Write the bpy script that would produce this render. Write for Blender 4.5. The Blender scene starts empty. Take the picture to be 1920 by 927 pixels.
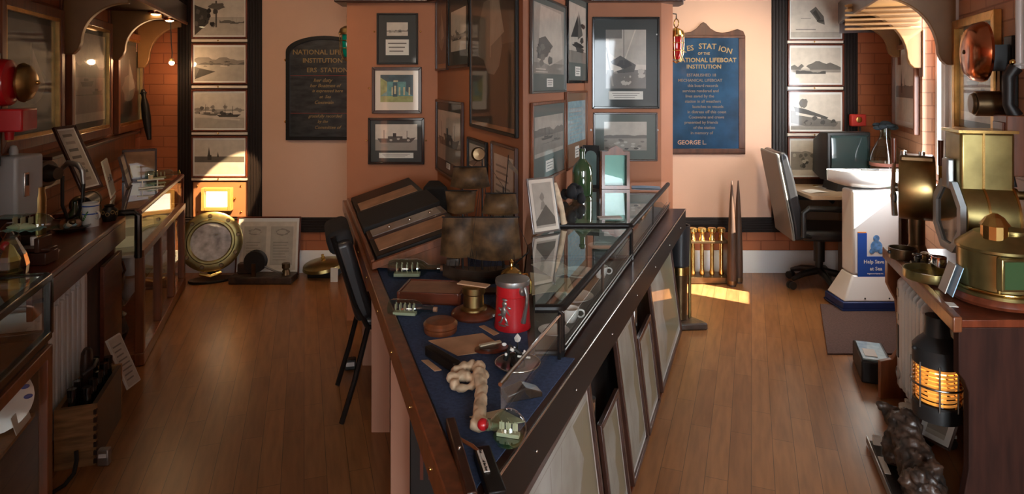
import bpy, math, random
from mathutils import Vector, Matrix
V=Vector
C=bpy.context.scene.collection
F=1200.0; CAMH=1.6; HOR=155.0; CX=960.0
def P(px,py,Y): return V(((px-CX)/F*Y, Y, CAMH-(py-HOR)/F*Y))
def PZ(px,py,z):
    Y=(CAMH-z)*F/(py-HOR); return V(((px-CX)/F*Y,Y,z))
def hgt(py_b,py_t,Y): return (py_b-py_t)*Y/F
R=math.radians
# ---------------------------------------------------------------- materials
MATS={}
def newmat(name):
    m=bpy.data.materials.new(name); m.use_nodes=True
    nt=m.node_tree; b=nt.nodes['Principled BSDF']; return m,nt,b
def mat(name,col,rough=.5,metal=0,coat=0,var=.0,scale=8,bump=0,emit=None,estr=0,coatr=.04,stretch=(1,1,1),col2=None,spec=.5):
    if name in MATS: return MATS[name]
    m,nt,b=newmat(name)
    b.inputs['Base Color'].default_value=(*col,1); b.inputs['Roughness'].default_value=rough
    b.inputs['Metallic'].default_value=metal; b.inputs['Coat Weight'].default_value=coat
    b.inputs['Coat Roughness'].default_value=coatr; b.inputs['Specular IOR Level'].default_value=spec
    if var or bump or col2:
        tc=nt.nodes.new('ShaderNodeTexCoord'); mp=nt.nodes.new('ShaderNodeMapping'); mp.inputs['Scale'].default_value=stretch
        nz=nt.nodes.new('ShaderNodeTexNoise'); nz.inputs['Scale'].default_value=scale; nz.inputs['Detail'].default_value=5
        nt.links.new(tc.outputs['Object'],mp.inputs[0]); nt.links.new(mp.outputs[0],nz.inputs['Vector'])
        if var or col2:
            cr=nt.nodes.new('ShaderNodeValToRGB')
            c2=col2 or tuple(c*(1-var) for c in col); c1=col if col2 else tuple(min(1,c*(1+var*.6)) for c in col)
            cr.color_ramp.elements[0].color=(*c2,1); cr.color_ramp.elements[1].color=(*c1,1)
            cr.color_ramp.elements[0].position=.35; cr.color_ramp.elements[1].position=.65
            nt.links.new(nz.outputs['Fac'],cr.inputs[0]); nt.links.new(cr.outputs[0],b.inputs['Base Color'])
        if bump:
            bp=nt.nodes.new('ShaderNodeBump'); bp.inputs['Strength'].default_value=bump; bp.inputs['Distance'].default_value=.01
            nt.links.new(nz.outputs['Fac'],bp.inputs['Height']); nt.links.new(bp.outputs[0],b.inputs['Normal'])
    if emit: b.inputs['Emission Color'].default_value=(*emit,1); b.inputs['Emission Strength'].default_value=estr
    MATS[name]=m; return m
def brick(name,col,mortar,bw=.225,bh=.075,bump=.5):
    m,nt,b=newmat(name); tc=nt.nodes.new('ShaderNodeTexCoord'); sx=nt.nodes.new('ShaderNodeSeparateXYZ'); cb=nt.nodes.new('ShaderNodeCombineXYZ')
    nt.links.new(tc.outputs['Object'],sx.inputs[0])
    ad=nt.nodes.new('ShaderNodeMath'); ad.operation='ADD'; nt.links.new(sx.outputs[0],ad.inputs[0]); nt.links.new(sx.outputs[1],ad.inputs[1])
    nt.links.new(ad.outputs[0],cb.inputs[0]); nt.links.new(sx.outputs[2],cb.inputs[1])
    br=nt.nodes.new('ShaderNodeTexBrick'); br.inputs['Scale'].default_value=1; br.inputs['Brick Width'].default_value=bw; br.inputs['Row Height'].default_value=bh
    br.inputs['Mortar Size'].default_value=.005; br.inputs['Mortar Smooth'].default_value=.4
    br.inputs['Color1'].default_value=(*col,1); br.inputs['Color2'].default_value=(*[c*.9 for c in col],1); br.inputs['Mortar'].default_value=(*mortar,1)
    nt.links.new(cb.outputs[0],br.inputs['Vector']); nt.links.new(br.outputs['Color'],b.inputs['Base Color'])
    bp=nt.nodes.new('ShaderNodeBump'); bp.inputs['Strength'].default_value=bump; bp.inputs['Distance'].default_value=.006; bp.invert=True
    nt.links.new(br.outputs['Fac'],bp.inputs['Height']); nt.links.new(bp.outputs[0],b.inputs['Normal'])
    b.inputs['Roughness'].default_value=.55; MATS[name]=m; return m
def floormat():
    m,nt,b=newmat('floor_planks'); tc=nt.nodes.new('ShaderNodeTexCoord'); mp=nt.nodes.new('ShaderNodeMapping'); mp.inputs['Rotation'].default_value=(0,0,R(90))
    nt.links.new(tc.outputs['Object'],mp.inputs[0])
    br=nt.nodes.new('ShaderNodeTexBrick'); br.inputs['Scale'].default_value=1; br.inputs['Brick Width'].default_value=.62; br.inputs['Row Height'].default_value=.088
    br.inputs['Mortar Size'].default_value=.0012; br.offset=.37; br.inputs['Color1'].default_value=(.36,.155,.055,1); br.inputs['Color2'].default_value=(.28,.115,.040,1); br.inputs['Mortar'].default_value=(.10,.045,.02,1)
    nt.links.new(mp.outputs[0],br.inputs['Vector'])
    m2=nt.nodes.new('ShaderNodeMapping'); m2.inputs['Scale'].default_value=(26,3,1); nt.links.new(tc.outputs['Object'],m2.inputs[0])
    nz=nt.nodes.new('ShaderNodeTexNoise'); nz.inputs['Scale'].default_value=1.4; nz.inputs['Detail'].default_value=8; nt.links.new(m2.outputs[0],nz.inputs['Vector'])
    cr=nt.nodes.new('ShaderNodeValToRGB'); cr.color_ramp.elements[0].color=(.62,.60,.58,1); cr.color_ramp.elements[1].color=(1.0,1.0,1.0,1); cr.color_ramp.elements[0].position=.3; cr.color_ramp.elements[1].position=.62
    nt.links.new(nz.outputs['Fac'],cr.inputs[0])
    mx=nt.nodes.new('ShaderNodeMix'); mx.data_type='RGBA'; mx.blend_type='MULTIPLY'; mx.inputs[0].default_value=.8
    nt.links.new(br.outputs['Color'],mx.inputs[6]); nt.links.new(cr.outputs[0],mx.inputs[7]); nt.links.new(mx.outputs[2],b.inputs['Base Color'])
    b.inputs['Roughness'].default_value=.30; b.inputs['Specular IOR Level'].default_value=.6
    return m
def glassmat(name,tint=(.9,.97,.94),rough=.0,refl=1.0):
    m=bpy.data.materials.new(name); m.use_nodes=True; nt=m.node_tree; nt.nodes.clear()
    o=nt.nodes.new('ShaderNodeOutputMaterial'); t=nt.nodes.new('ShaderNodeBsdfTransparent'); g=nt.nodes.new('ShaderNodeBsdfGlossy'); fr=nt.nodes.new('ShaderNodeFresnel'); mx=nt.nodes.new('ShaderNodeMixShader')
    t.inputs[0].default_value=(*tint,1); g.inputs['Roughness'].default_value=rough; g.inputs['Color'].default_value=(1,1,1,1); fr.inputs[0].default_value=1.52
    mu=nt.nodes.new('ShaderNodeMath'); mu.operation='MULTIPLY'; mu.inputs[1].default_value=refl; mu.use_clamp=True
    geo=nt.nodes.new('ShaderNodeNewGeometry'); bf=nt.nodes.new('ShaderNodeMath'); bf.operation='SUBTRACT'; bf.inputs[0].default_value=1
    nt.links.new(geo.outputs['Backfacing'],bf.inputs[1]); m3=nt.nodes.new('ShaderNodeMath'); m3.operation='MULTIPLY'
    nt.links.new(fr.outputs[0],mu.inputs[0]); nt.links.new(mu.outputs[0],m3.inputs[0]); nt.links.new(bf.outputs[0],m3.inputs[1])
    nt.links.new(m3.outputs[0],mx.inputs[0]); nt.links.new(t.outputs[0],mx.inputs[1]); nt.links.new(g.outputs[0],mx.inputs[2]); nt.links.new(mx.outputs[0],o.inputs[0])
    MATS[name]=m; return m
M=MATS
floor_m=floormat()
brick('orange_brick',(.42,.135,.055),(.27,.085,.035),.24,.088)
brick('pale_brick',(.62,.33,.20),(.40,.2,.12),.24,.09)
mat('pink',(.66,.41,.29),.75,var=.05,scale=2,bump=.05)
mat('terracotta',(.40,.145,.062),.6,var=.06,scale=3)
mat('ceil',(.45,.4,.34),.8)
mat('mahog',(.13,.028,.011),.28,coat=.4,var=.35,scale=3,stretch=(12,12,1.5),coatr=.12)
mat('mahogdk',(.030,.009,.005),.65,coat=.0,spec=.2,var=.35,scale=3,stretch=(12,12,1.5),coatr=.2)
mat('mahogx',(.13,.028,.011),.28,coat=.5,var=.35,scale=3,stretch=(1.5,12,12),coatr=.1)
mat('brownw',(.20,.062,.022),.35,coat=.3,var=.3,scale=3,stretch=(12,12,1.5),coatr=.15)
mat('oak',(.36,.17,.06),.45,var=.35,scale=3,stretch=(14,14,1.2))
mat('pelmet',(.25,.12,.035),.45,var=.15,scale=1.5,stretch=(1,3,3))
mat('crate',(.33,.175,.07),.6,var=.45,scale=3,stretch=(2,2,14),bump=.2)
mat('darkw',(.045,.016,.009),.35,coat=.35,var=.3,scale=4,stretch=(8,8,2),coatr=.1)
mat('ebony',(.009,.007,.006),.42,coat=.0,spec=.3)
mat('ribbed',(.018,.012,.010),.5,spec=.3)
mat('chairshell',(.20,.19,.17),.45)
mat('black',(.012,.012,.012),.45)
mat('blacksoft',(.014,.014,.016),.8,bump=.2,scale=60)
mat('blackleather',(.02,.02,.022),.33,coat=.2,coatr=.25)
mat('gloss_black',(.01,.01,.01),.12)
mat('white',(.78,.78,.76),.5)
mat('whitegloss',(.8,.8,.79),.25,coat=.3)
mat('paper',(.72,.70,.64),.75,var=.05,scale=12)
mat('cream',(.70,.60,.42),.7,var=.12,scale=9)
mat('parch',(.62,.38,.22),.7,var=.2,scale=10)
mat('radiator',(.72,.79,.82),.35,coat=.1)
mat('greymetal',(.42,.46,.47),.35,coat=.2)
mat('silver',(.72,.72,.70),.22,1)
mat('chrome',(.8,.8,.8),.1,1)
mat('gunmetal',(.20,.20,.19),.3,1)
mat('pewter',(.40,.41,.40),.35,.85)
mat('brass',(.72,.47,.16),.24,1,var=.15,scale=9)
mat('brassdk',(.42,.29,.12),.34,1,var=.25,scale=9)
mat('brassol',(.36,.28,.11),.30,.95,var=.35,scale=6)
mat('brassbr',(.83,.60,.20),.2,1)
mat('bronze',(.16,.10,.05),.35,.9,var=.3,scale=10)
mat('copper',(.55,.19,.09),.2,1,var=.15,scale=8)
mat('gold',(.78,.45,.14),.3,1,var=.2,scale=14)
mat('goldpaint',(.30,.20,.075),.45,.3)
mat('red',(.50,.012,.018),.3,coat=.4)
mat('redlamp',(.7,.02,.01),.3,emit=(1,.03,.01),estr=3)
mat('greenlens',(.0,.22,.16),.1,coat=.5)
mat('redlens',(.35,.01,.01),.1,coat=.5)
mat('blue',(.02,.09,.42),.4)
mat('navy',(.012,.03,.13),.45)
mat('plaqueblue',(.014,.050,.105),.22,coat=.5,var=.4,scale=5,coatr=.08)
mat('felt',(.045,.075,.16),.95,var=.25,scale=120,bump=.15)
mat('matboard_dk',(.022,.030,.028),.6,coat=.55)
mat('matboard_gr',(.095,.115,.10),.6,coat=.5)
mat('matboard_wh',(.70,.62,.52),.6,coat=1)
mat('matboard_cl',(.72,.72,.68),.6,coat=1)
mat('matboard_br',(.24,.12,.055),.6,coat=1)
mat('carpet',(.10,.055,.045),.95,var=.25,scale=90,bump=.2)
mat('bone',(.66,.50,.33),.6,var=.3,scale=25,bump=.4)
mat('hornsail',(.075,.040,.015),.6,coat=.08,var=.75,scale=18,coatr=.3,spec=.25)
mat('hull',(.03,.02,.013),.3,coat=.4,var=.4,scale=30)
mat('driftwood',(.055,.026,.014),.5,col2=(.012,.008,.006),scale=18,bump=.8,coat=.25,coatr=.2)
mat('rubber',(.01,.01,.01),.6)
mat('ceramic',(.76,.76,.73),.15,coat=.5)
mat('seablue',(.35,.55,.58),.5,var=.3,scale=30)
mat('bulb',(1,.8,.5),.3,emit=(1,.62,.28),estr=26)
mat('lampwhite',(1,.9,.7),.3,emit=(1,.78,.45),estr=14)
mat('filament',(1,.6,.2),.3,emit=(1,.6,.25),estr=14)
mat('lemonbox',(.75,.42,.12),.5)
mat('screenlcd',(.9,.9,.85),.5)
mat('plank_panel',(.46,.20,.085),.6)
mat('tvglass',(.02,.035,.035),.08,coat=.6)
mat('greenglass',(.035,.075,.03),.08,coat=.8,spec=.8)
mat('darkglass',(.008,.012,.009),.1,coat=.6)
mat('dkcloth',(.012,.022,.03),.9,bump=.5,scale=40)
mat('tan',(.40,.22,.13),.6,var=.2,scale=12)
mat('greyprint',(.26,.22,.20),.5,var=.25,scale=14,coat=.4)
mat('chart',(.40,.42,.38),.5,col2=(.24,.24,.19),scale=4,coat=.7)
mat('chartland',(.22,.20,.12),.5,coat=.7)
mat('photoblue',(.35,.52,.56),.5,coat=1,col2=(.22,.36,.42),scale=30)
for i,(t) in enumerate((.012,.05,.12,.24,.40,.56)):
    mat('tone%d'%i,(t*1.06,t*.95,t*.80),.5,coat=.8,var=.10,scale=18)
for i,(c) in enumerate(((.03,.08,.10),(.10,.28,.27),(.30,.33,.12),(.55,.50,.30))):
    mat('paint%d'%i,c,.5,coat=1,var=.25,scale=30)
glassmat('glass'); glassmat('glass_clear',(.97,.98,.97)); glassmat('glass_top',(.86,.95,.91),0,2.2); glassmat('mirrorglass',(.75,.75,.75),.02,3.0); glassmat('bottleglass',(.72,.86,.82),.02,2.0); glassmat('amberglass',(1,.75,.4),.05,1.2)
mat('lampband',(.9,.6,.25),.3,emit=(1,.56,.24),estr=.30)
# ---------------------------------------------------------------- mesh builder
class MB:
    def __init__(s): s.v=[]; s.f=[]; s.mi=[]; s.cur=0; s.T=Matrix.Identity(4)
    def add(s,vs,fs):
        b=len(s.v); s.v+= [s.T@V(p) for p in vs]; s.f+=[tuple(b+i for i in f) for f in fs]; s.mi+=[s.cur]*len(fs); return s
    def box(s,c,d,rot=None):
        x,y,z=[k/2 for k in d]; vs=[V((i,j,k)) for i in(-x,x) for j in(-y,y) for k in(-z,z)]
        if rot is not None: vs=[rot@p for p in vs]
        return s.add([p+V(c) for p in vs],[(0,1,3,2),(4,6,7,5),(0,4,5,1),(2,3,7,6),(0,2,6,4),(1,5,7,3)])
    def prism(s,pts,w0,w1,mp):
        n=len(pts); a=[mp(u,v,w0) for u,v in pts]; b=[mp(u,v,w1) for u,v in pts]
        return s.add(a+b,[tuple(range(n))[::-1],tuple(range(n,2*n))]+[(i,(i+1)%n,n+(i+1)%n,n+i) for i in range(n)])
    def pxy(s,pts,z0,z1): return s.prism(pts,z0,z1,lambda u,v,w:(u,v,w))
    def pxz(s,pts,y0,y1): return s.prism(pts,y0,y1,lambda u,v,w:(u,w,v))
    def pyz(s,pts,x0,x1): return s.prism(pts,x0,x1,lambda u,v,w:(w,u,v))
    def cyl(s,p0,p1,r0,r1=None,n=18,caps=True):
        r1=r0 if r1 is None else r1; p0=V(p0);p1=V(p1); q=(p1-p0).to_track_quat('Z','Y').to_matrix()
        vs=[];
        for p,r in((p0,r0),(p1,r1)): vs+=[p+q@V((r*math.cos(2*math.pi*i/n),r*math.sin(2*math.pi*i/n),0)) for i in range(n)]
        fs=[(i,(i+1)%n,n+(i+1)%n,n+i) for i in range(n)]
        if caps: fs+=[tuple(range(n))[::-1],tuple(range(n,2*n))]
        return s.add(vs,fs)
    def lathe(s,prof,c=(0,0,0),n=28,axis=(0,0,1),sx=1,sy=1):
        q=V(axis).to_track_quat('Z','Y').to_matrix() if tuple(axis)!=(0,0,1) else Matrix.Identity(3); c=V(c); vs=[];fs=[]
        for r,z in prof: vs+=[c+q@V((max(r,1e-5)*math.cos(2*math.pi*i/n)*sx,max(r,1e-5)*math.sin(2*math.pi*i/n)*sy,z)) for i in range(n)]
        for k in range(len(prof)-1): fs+=[(k*n+i,k*n+(i+1)%n,(k+1)*n+(i+1)%n,(k+1)*n+i) for i in range(n)]
        return s.add(vs,fs)
    def sph(s,c,r,n=20,m=12,rot=None):
        r=(r,r,r) if not hasattr(r,'__len__') else r; vs=[];fs=[]
        for j in range(m+1):
            a=math.pi*j/m
            for i in range(n):
                b=2*math.pi*i/n; p=V((r[0]*math.sin(a)*math.cos(b),r[1]*math.sin(a)*math.sin(b),r[2]*math.cos(a)))
                if rot is not None: p=rot@p
                vs.append(p+V(c))
        for j in range(m): fs+=[(j*n+i,(j+1)*n+i,(j+1)*n+(i+1)%n,j*n+(i+1)%n) for i in range(n)]
        return s.add(vs,fs)
    def tube(s,pts,r,n=10,caps=True):
        pts=[V(p) for p in pts]; rs=r if hasattr(r,'__len__') else [r]*len(pts); vs=[];fs=[]; k=len(pts)
        prev=None
        for i,p in enumerate(pts):
            d=(pts[min(i+1,k-1)]-pts[max(i-1,0)]).normalized()
            if prev is None: up=V((0,0,1)) if abs(d.z)<.9 else V((1,0,0)); a=d.cross(up).normalized()
            else: a=(prev-d*prev.dot(d)).normalized()
            prev=a; b=d.cross(a)
            vs+=[p+(a*math.cos(2*math.pi*j/n)+b*math.sin(2*math.pi*j/n))*rs[i] for j in range(n)]
        for i in range(k-1): fs+=[(i*n+j,i*n+(j+1)%n,(i+1)*n+(j+1)%n,(i+1)*n+j) for j in range(n)]
        if caps: fs+=[tuple(range(n))[::-1],tuple(range((k-1)*n,k*n))]
        return s.add(vs,fs)
    def torus(s,c,Rr,r,axis=(0,0,1),n=32,m=10,sx=1,sy=1):
        q=V(axis).to_track_quat('Z','Y').to_matrix() if tuple(axis)!=(0,0,1) else Matrix.Identity(3); vs=[];fs=[]
        for i in range(n):
            a=2*math.pi*i/n
            for j in range(m):
                b=2*math.pi*j/m; vs.append(V(c)+q@V(((Rr+r*math.cos(b))*math.cos(a)*sx,(Rr+r*math.cos(b))*math.sin(a)*sy,r*math.sin(b))))
        for i in range(n): fs+=[(i*m+j,((i+1)%n)*m+j,((i+1)%n)*m+(j+1)%m,i*m+(j+1)%m) for j in range(m)]
        return s.add(vs,fs)
    def sheet(s,fn,nu,nv,th=.002):
        a=[V(fn(i/nu,j/nv)) for i in range(nu+1) for j in range(nv+1)]; w=nv+1
        fs=[(i*w+j,(i+1)*w+j,(i+1)*w+j+1,i*w+j+1) for i in range(nu) for j in range(nv)]
        nrm=(a[w]-a[0]).cross(a[1]-a[0]).normalized()*th
        b=[p+nrm for p in a]; N=len(a)
        fs2=[tuple(N+k for k in f)[::-1] for f in fs]; rim=[]
        edge=[i*w for i in range(nu+1)]+[nu*w+j for j in range(1,nv+1)]+[i*w+nv for i in range(nu-1,-1,-1)]+[j for j in range(nv-1,0,-1)]
        for k in range(len(edge)): p,q=edge[k],edge[(k+1)%len(edge)]; rim.append((p,N+p,N+q,q))
        return s.add(a+b,fs+fs2+rim)
    def build(s,name,m,parent=None,loc=None,rot=None,bevel=0,ang=35,seg=2):
        me=bpy.data.meshes.new(name); me.from_pydata([tuple(p) for p in s.v],[],s.f)
        ms=m if isinstance(m,(list,tuple)) else [m]
        for k in ms: me.materials.append(M[k] if isinstance(k,str) else k)
        me.polygons.foreach_set('material_index',s.mi); 
        import bmesh
        if not getattr(s,'keep',False):
            bm=bmesh.new(); bm.from_mesh(me); bmesh.ops.recalc_face_normals(bm,faces=bm.faces); bm.to_mesh(me); bm.free()
        me.polygons.foreach_set('use_smooth',[True]*len(me.polygons)); me.set_sharp_from_angle(angle=R(ang))
        o=bpy.data.objects.new(name,me); C.objects.link(o)
        if parent: o.parent=parent
        if loc is not None: o.location=loc
        if rot is not None: o.rotation_euler=rot
        if bevel:
            bv=o.modifiers.new('bevel','BEVEL'); bv.width=bevel; bv.segments=seg; bv.limit_method='ANGLE'; bv.angle_limit=R(40)
        return o
def tag(o,label=None,cat=None,group=None,kind=None):
    if label: o['label']=label
    if cat: o['category']=cat
    if group: o['group']=group
    if kind: o['kind']=kind
    return o
def thing(name,label,cat,loc=(0,0,0),rz=0,group=None,rot=None,scale=1):
    o=bpy.data.objects.new(name,None); o.empty_display_size=.05; C.objects.link(o); o.location=loc; o.rotation_euler=rot if rot is not None else (0,0,rz)
    if scale!=1: o.scale=(scale,)*3
    return tag(o,label,cat,group)
def struct(o): o['kind']='structure'; return o
def copytree(root,loc,rz=None,label=None):
    c=root.copy(); C.objects.link(c); c.location=loc
    if rz is not None: c.rotation_euler=(0,0,rz)
    if label: c['label']=label
    def rec(a,b):
        for ch in list(a.children):
            d=ch.copy(); C.objects.link(d); d.parent=b; rec(ch,d)
    rec(root,c); return c
def text(body,size,m,parent,loc,rot=(R(90),0,0),name='lettering',ext=.0006,off=0,align='CENTER',shear=0,sx=1):
    cu=bpy.data.curves.new('t','FONT'); cu.body=body; cu.size=size; cu.align_x=align; cu.align_y='CENTER'; cu.extrude=ext; cu.offset=off; cu.shear=shear; cu.resolution_u=2
    o=bpy.data.objects.new('t',cu); C.objects.link(o); bpy.context.view_layer.update()
    me=bpy.data.meshes.new_from_object(o.evaluated_get(bpy.context.evaluated_depsgraph_get())); bpy.data.objects.remove(o); bpy.data.curves.remove(cu)
    me.materials.clear(); me.materials.append(M[m]); q=bpy.data.objects.new(name,me); C.objects.link(q); q.parent=parent; q.location=loc; q.rotation_euler=rot; q.scale=(sx,1,1); return q
def merge_text(lines,m,parent,name='lettering'):
    for ln in lines: q=merge_text1([ln],m,parent,name)
    return q
def merge_text1(lines,m,parent,name='lettering'):
    # lines: (body,size,x,z,y,shear) drawn in the local XZ plane, facing -Y, joined as one lettering mesh
    vs=[];fs=[]
    for body,size,x,z,y,sh,tilt in lines:
        cu=bpy.data.curves.new('t','FONT'); cu.body=body; cu.size=size; cu.align_x='CENTER'; cu.align_y='CENTER'; cu.extrude=.0008; cu.shear=sh; cu.resolution_u=2; cu.offset=size*.012
        o=bpy.data.objects.new('t',cu); C.objects.link(o); bpy.context.view_layer.update()
        me=bpy.data.meshes.new_from_object(o.evaluated_get(bpy.context.evaluated_depsgraph_get()))
        b=len(vs); ct,st=math.cos(tilt),math.sin(tilt)
        vs+=[(x+p.co.x*ct-p.co.y*st,y-p.co.z,z+p.co.x*st+p.co.y*ct) for p in me.vertices]; fs+=[tuple(b+i for i in p.vertices) for p in me.polygons]
        bpy.data.objects.remove(o); bpy.data.curves.remove(cu); bpy.data.meshes.remove(me)
    me=bpy.data.meshes.new(name); me.from_pydata(vs,[],fs); me.materials.append(M[m]); q=bpy.data.objects.new(name,me); C.objects.link(q); q.parent=parent; return q
# ---------------------------------------------------------------- wall lines
def line(p,q):
    b=(q[0]-p[0])/(q[1]-p[1]); a=p[0]-b*p[1]; return a,b
WL=(-1.385,-.325); WR=(1.218,.367)
def X_(L,Y): return L[0]+L[1]*Y
def hit(L,px): # vertical plane X=a+bY hit by the view column px
    s=(px-CX)/F; Y=L[0]/(s-L[1]); return V((s*Y,Y,0))
def zpy(py,Y): return CAMH-(py-HOR)/F*Y
# ---------------------------------------------------------------- picture drawing
def rect(u0,v0,u1,v1): return [(u0,v0),(u1,v0),(u1,v1),(u0,v1)]
def ridge(rn,v0,h,n=14,u0=0,u1=1):
    pts=[(u0,v0)]; y=h*rn.uniform(.3,.8)
    for i in range(n+1):
        y=min(h,max(h*.12,y+rn.uniform(-.35,.35)*h)); pts.append((u0+(u1-u0)*i/n,v0+y))
    return pts+[(u1,v0)]
def blob(rn,cx,cy,rx,ry,n=14): return [(cx+rx*rn.uniform(.65,1.1)*math.cos(2*math.pi*i/n),cy+ry*rn.uniform(.65,1.1)*math.sin(2*math.pi*i/n)) for i in range(n)]
def boat(x,y,s,t=1,sail=None):
    r=[([(x-s,y+s*.25),(x-s*.75,y),(x+s*.75,y),(x+s*1.05,y+s*.32)],t)]
    r+=[(rect(x-s*.3,y,x-s*.26,y+s*1.6),t),(rect(x+s*.35,y,x+s*.39,y+s*1.3),t)]
    r+=[(rect(x-s*.5,y+s*.3,x+s*.2,y+s*.45),max(0,t-1))]
    if sail is not None:
        r+=[([(x-s*.24,y+s*.35),(x+s*.32,y+s*.4),(x-s*.24,y+s*1.55)],sail),([(x-s*.32,y+s*.35),(x-s*.95,y+s*.4),(x-s*.32,y+s*1.4)],sail)]
    return r
def draw(kind,seed):
    rn=random.Random(seed); d=[]
    if kind=='harbour':
        d=[(rect(0,0,1,1),5),(rect(0,0,1,.52),4),(ridge(rn,.5,.2),3),(ridge(rn,.48,.12),2),([(0,.1),(.35,.3),(.0,.42)],2),([(0,.05),(.42,.28),(.1,.36)],1)]
        for i in range(6): d+=boat(rn.uniform(.1,.9),rn.uniform(.42,.56),rn.uniform(.03,.07),1)
        d+=[(rect(.52,.42,.66,.46),5)]
    elif kind=='crowd':
        d=[(rect(0,0,1,1),5),(rect(0,0,1,.45),4),([(0,0),(.28,.3),(.3,.62),(.1,.7),(0,.75)],1)]
        for i in range(16): d.append((blob(rn,rn.uniform(.02,.5),rn.uniform(.25,.6),.05,.07),rn.choice((0,1,1,2))))
        d+=[(rect(.42,.2,.45,.85),1),(blob(rn,.45,.72,.18,.09),2),(ridge(rn,.3,.1,u0=.5),2)]+boat(.8,.28,.1,2)
    elif kind=='lifeboat':
        d=[(rect(0,0,1,1),5),(rect(0,0,1,.3),4),(ridge(rn,.5,.28),3)]
        for i in range(14): d.append((blob(rn,rn.uniform(.05,.95),rn.uniform(.35,.62),.05,.06),rn.choice((1,2,3))))
        d+=boat(.28,.36,.2,2)+boat(.68,.32,.24,1); d+=[([(.04,.42),(.5,.32),(.92,.26),(.9,.22),(.45,.26),(.04,.36)],5)]
    elif kind=='chapel':
        d=[(rect(0,0,1,1),5),(rect(0,0,1,.36),5),(rect(0,.35,1,.52),2),(ridge(rn,.5,.05),2),([(.26,.5),(.29,.8),(.32,.5)],1),(rect(.26,.42,.34,.56),1),([(.45,.5),(.47,.66),(.49,.5)],1)]
    elif kind=='bay':
        d=[(rect(0,0,1,1),5),(rect(0,0,1,.33),5),(ridge(rn,.36,.26),2),(rect(0,.3,1,.38),3),(ridge(rn,.26,.1,u0=.1,u1=.7),1),([(.2,.4),(.28,.5),(.38,.4)],5),(rect(.2,.36,.38,.41),4)]
    elif kind=='aerial':
        d=[(rect(0,0,1,1),4),(rect(0,.15,1,1),5),([(.38,.7),(.5,.82),(.66,.56),(.68,.34),(.55,.4)],2),([(.44,.66),(.5,.74),(.6,.5),(.55,.46)],1),(rect(.52,.42,.66,.47),1),(rect(.1,.2,.5,.23),3),(rect(.2,.5,.4,.515),3)]
    elif kind=='wreck':
        d=[(rect(0,0,1,1),5),(rect(0,0,1,.25),3),([(0,.55),(.5,.42),(.95,.2),(.9,.1),(.3,.1),(0,.2)],2),([(.05,.66),(.3,.58),(.75,.35),(.72,.3),(.1,.48)],1),([(.1,.5),(.6,.35),(.6,.31),(.1,.42)],5),(blob(rn,.25,.75,.09,.16),2)]
        for i in range(9): d.append((blob(rn,rn.uniform(.1,.95),rn.uniform(.15,.35),.06,.07),rn.choice((1,2,4))))
    elif kind=='gathering':
        d=[(rect(0,0,1,1),5),(ridge(rn,.55,.15),3),(rect(0,.1,1,.56),3)]
        for i in range(34): d.append((blob(rn,rn.uniform(.03,.97),rn.uniform(.25,.6),.045,.06,8),rn.choice((1,2,2,4))))
        d+=[(rect(0,0,1,.16),5)]
    elif kind=='steamer':
        d=[(rect(0,0,1,1),5),(rect(0,0,1,.42),3),([(.05,.46),(.12,.3),(.85,.3),(.97,.5),(.8,.45)],1),(rect(.3,.44,.65,.54),1),(rect(.42,.5,.5,.66),0),(rect(.2,.4,.215,.78),1),(rect(.75,.4,.765,.75),1)]
        for i in range(8): d.append((blob(rn,rn.uniform(.15,.85),rn.uniform(.34,.5),.04,.05,8),rn.choice((0,1,2,4))))
    elif kind=='yacht':
        d=[(rect(0,0,1,1),5),([(0,0),(1,0),(1,.32),(0,.3)],2)]
        for i in range(14): d.append((blob(rn,rn.uniform(0,1),rn.uniform(.05,.3),.1,.05),rn.choice((1,2,3,4))))
        d+=[([(.42,.42),(.72,1),(.05,1),(.1,.6)],4),([(.45,.42),(.75,1),(1,1),(1,.4)],4),([(.12,.46),(.36,.56),(.75,.4),(.7,.28),(.3,.26)],1),([(.14,.42),(.46,.34),(.2,.28)],5),(blob(rn,.45,.42,.2,.08),0),(rect(0,.85,.4,1),2),(rect(.44,.4,.455,1),1),([(.0,.7),(.02,.7),(.2,.04),(.15,.04)],3)]
    elif kind=='sail':
        d=[(rect(0,0,1,1),4),(rect(0,0,1,.16),3),([(.12,.2),(.2,.98),(.9,.95),(.95,.25),(.5,.12)],5),([(.1,.22),(.3,.2),(.6,.42),(.35,.55),(.15,.5)],1)]
        for i in range(12): d.append((blob(rn,rn.uniform(.1,.55),rn.uniform(.15,.45),.08,.06),rn.choice((0,1,2))))
        d+=[(rect(.05,.02,.42,.035),5),(rect(.05,.06,.36,.075),5)]
    elif kind=='schooner':
        d=[(rect(0,0,1,1),5),(rect(0,0,1,.2),3),([(.1,.42),(.5,.82),(.55,.45)],0),([(.5,.4),(.55,.9),(.8,.5)],2),(blob(rn,.8,.66,.16,.05),0),(blob(rn,.5,.3,.36,.06),0),(blob(rn,.62,.22,.3,.05),1),(blob(rn,.75,.4,.14,.06),1)]
    elif kind=='regatta':
        d=[(rect(0,0,1,1),4),(rect(0,0,1,.45),3),(ridge(rn,.42,.12),2)]
        for i in range(26): d.append((blob(rn,rn.uniform(.02,.98),rn.uniform(.05,.42),.06,.04,9),rn.choice((1,2,2,3,4))))
    elif kind=='street':
        d=[(rect(0,0,1,1),'paint0'),(rect(0,0,1,.22),'paint2'),(rect(0,.22,1,.75),'paint1'),([(0,.22),(.2,.4),(.2,.75),(0,.9)],'paint2'),([(1,.22),(.78,.4),(.78,.8),(1,1)],'paint0')]
        for u in (.34,.56,.7,.86): d+=[(rect(u,.25,u+.05,.55),'paint3')]
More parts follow.
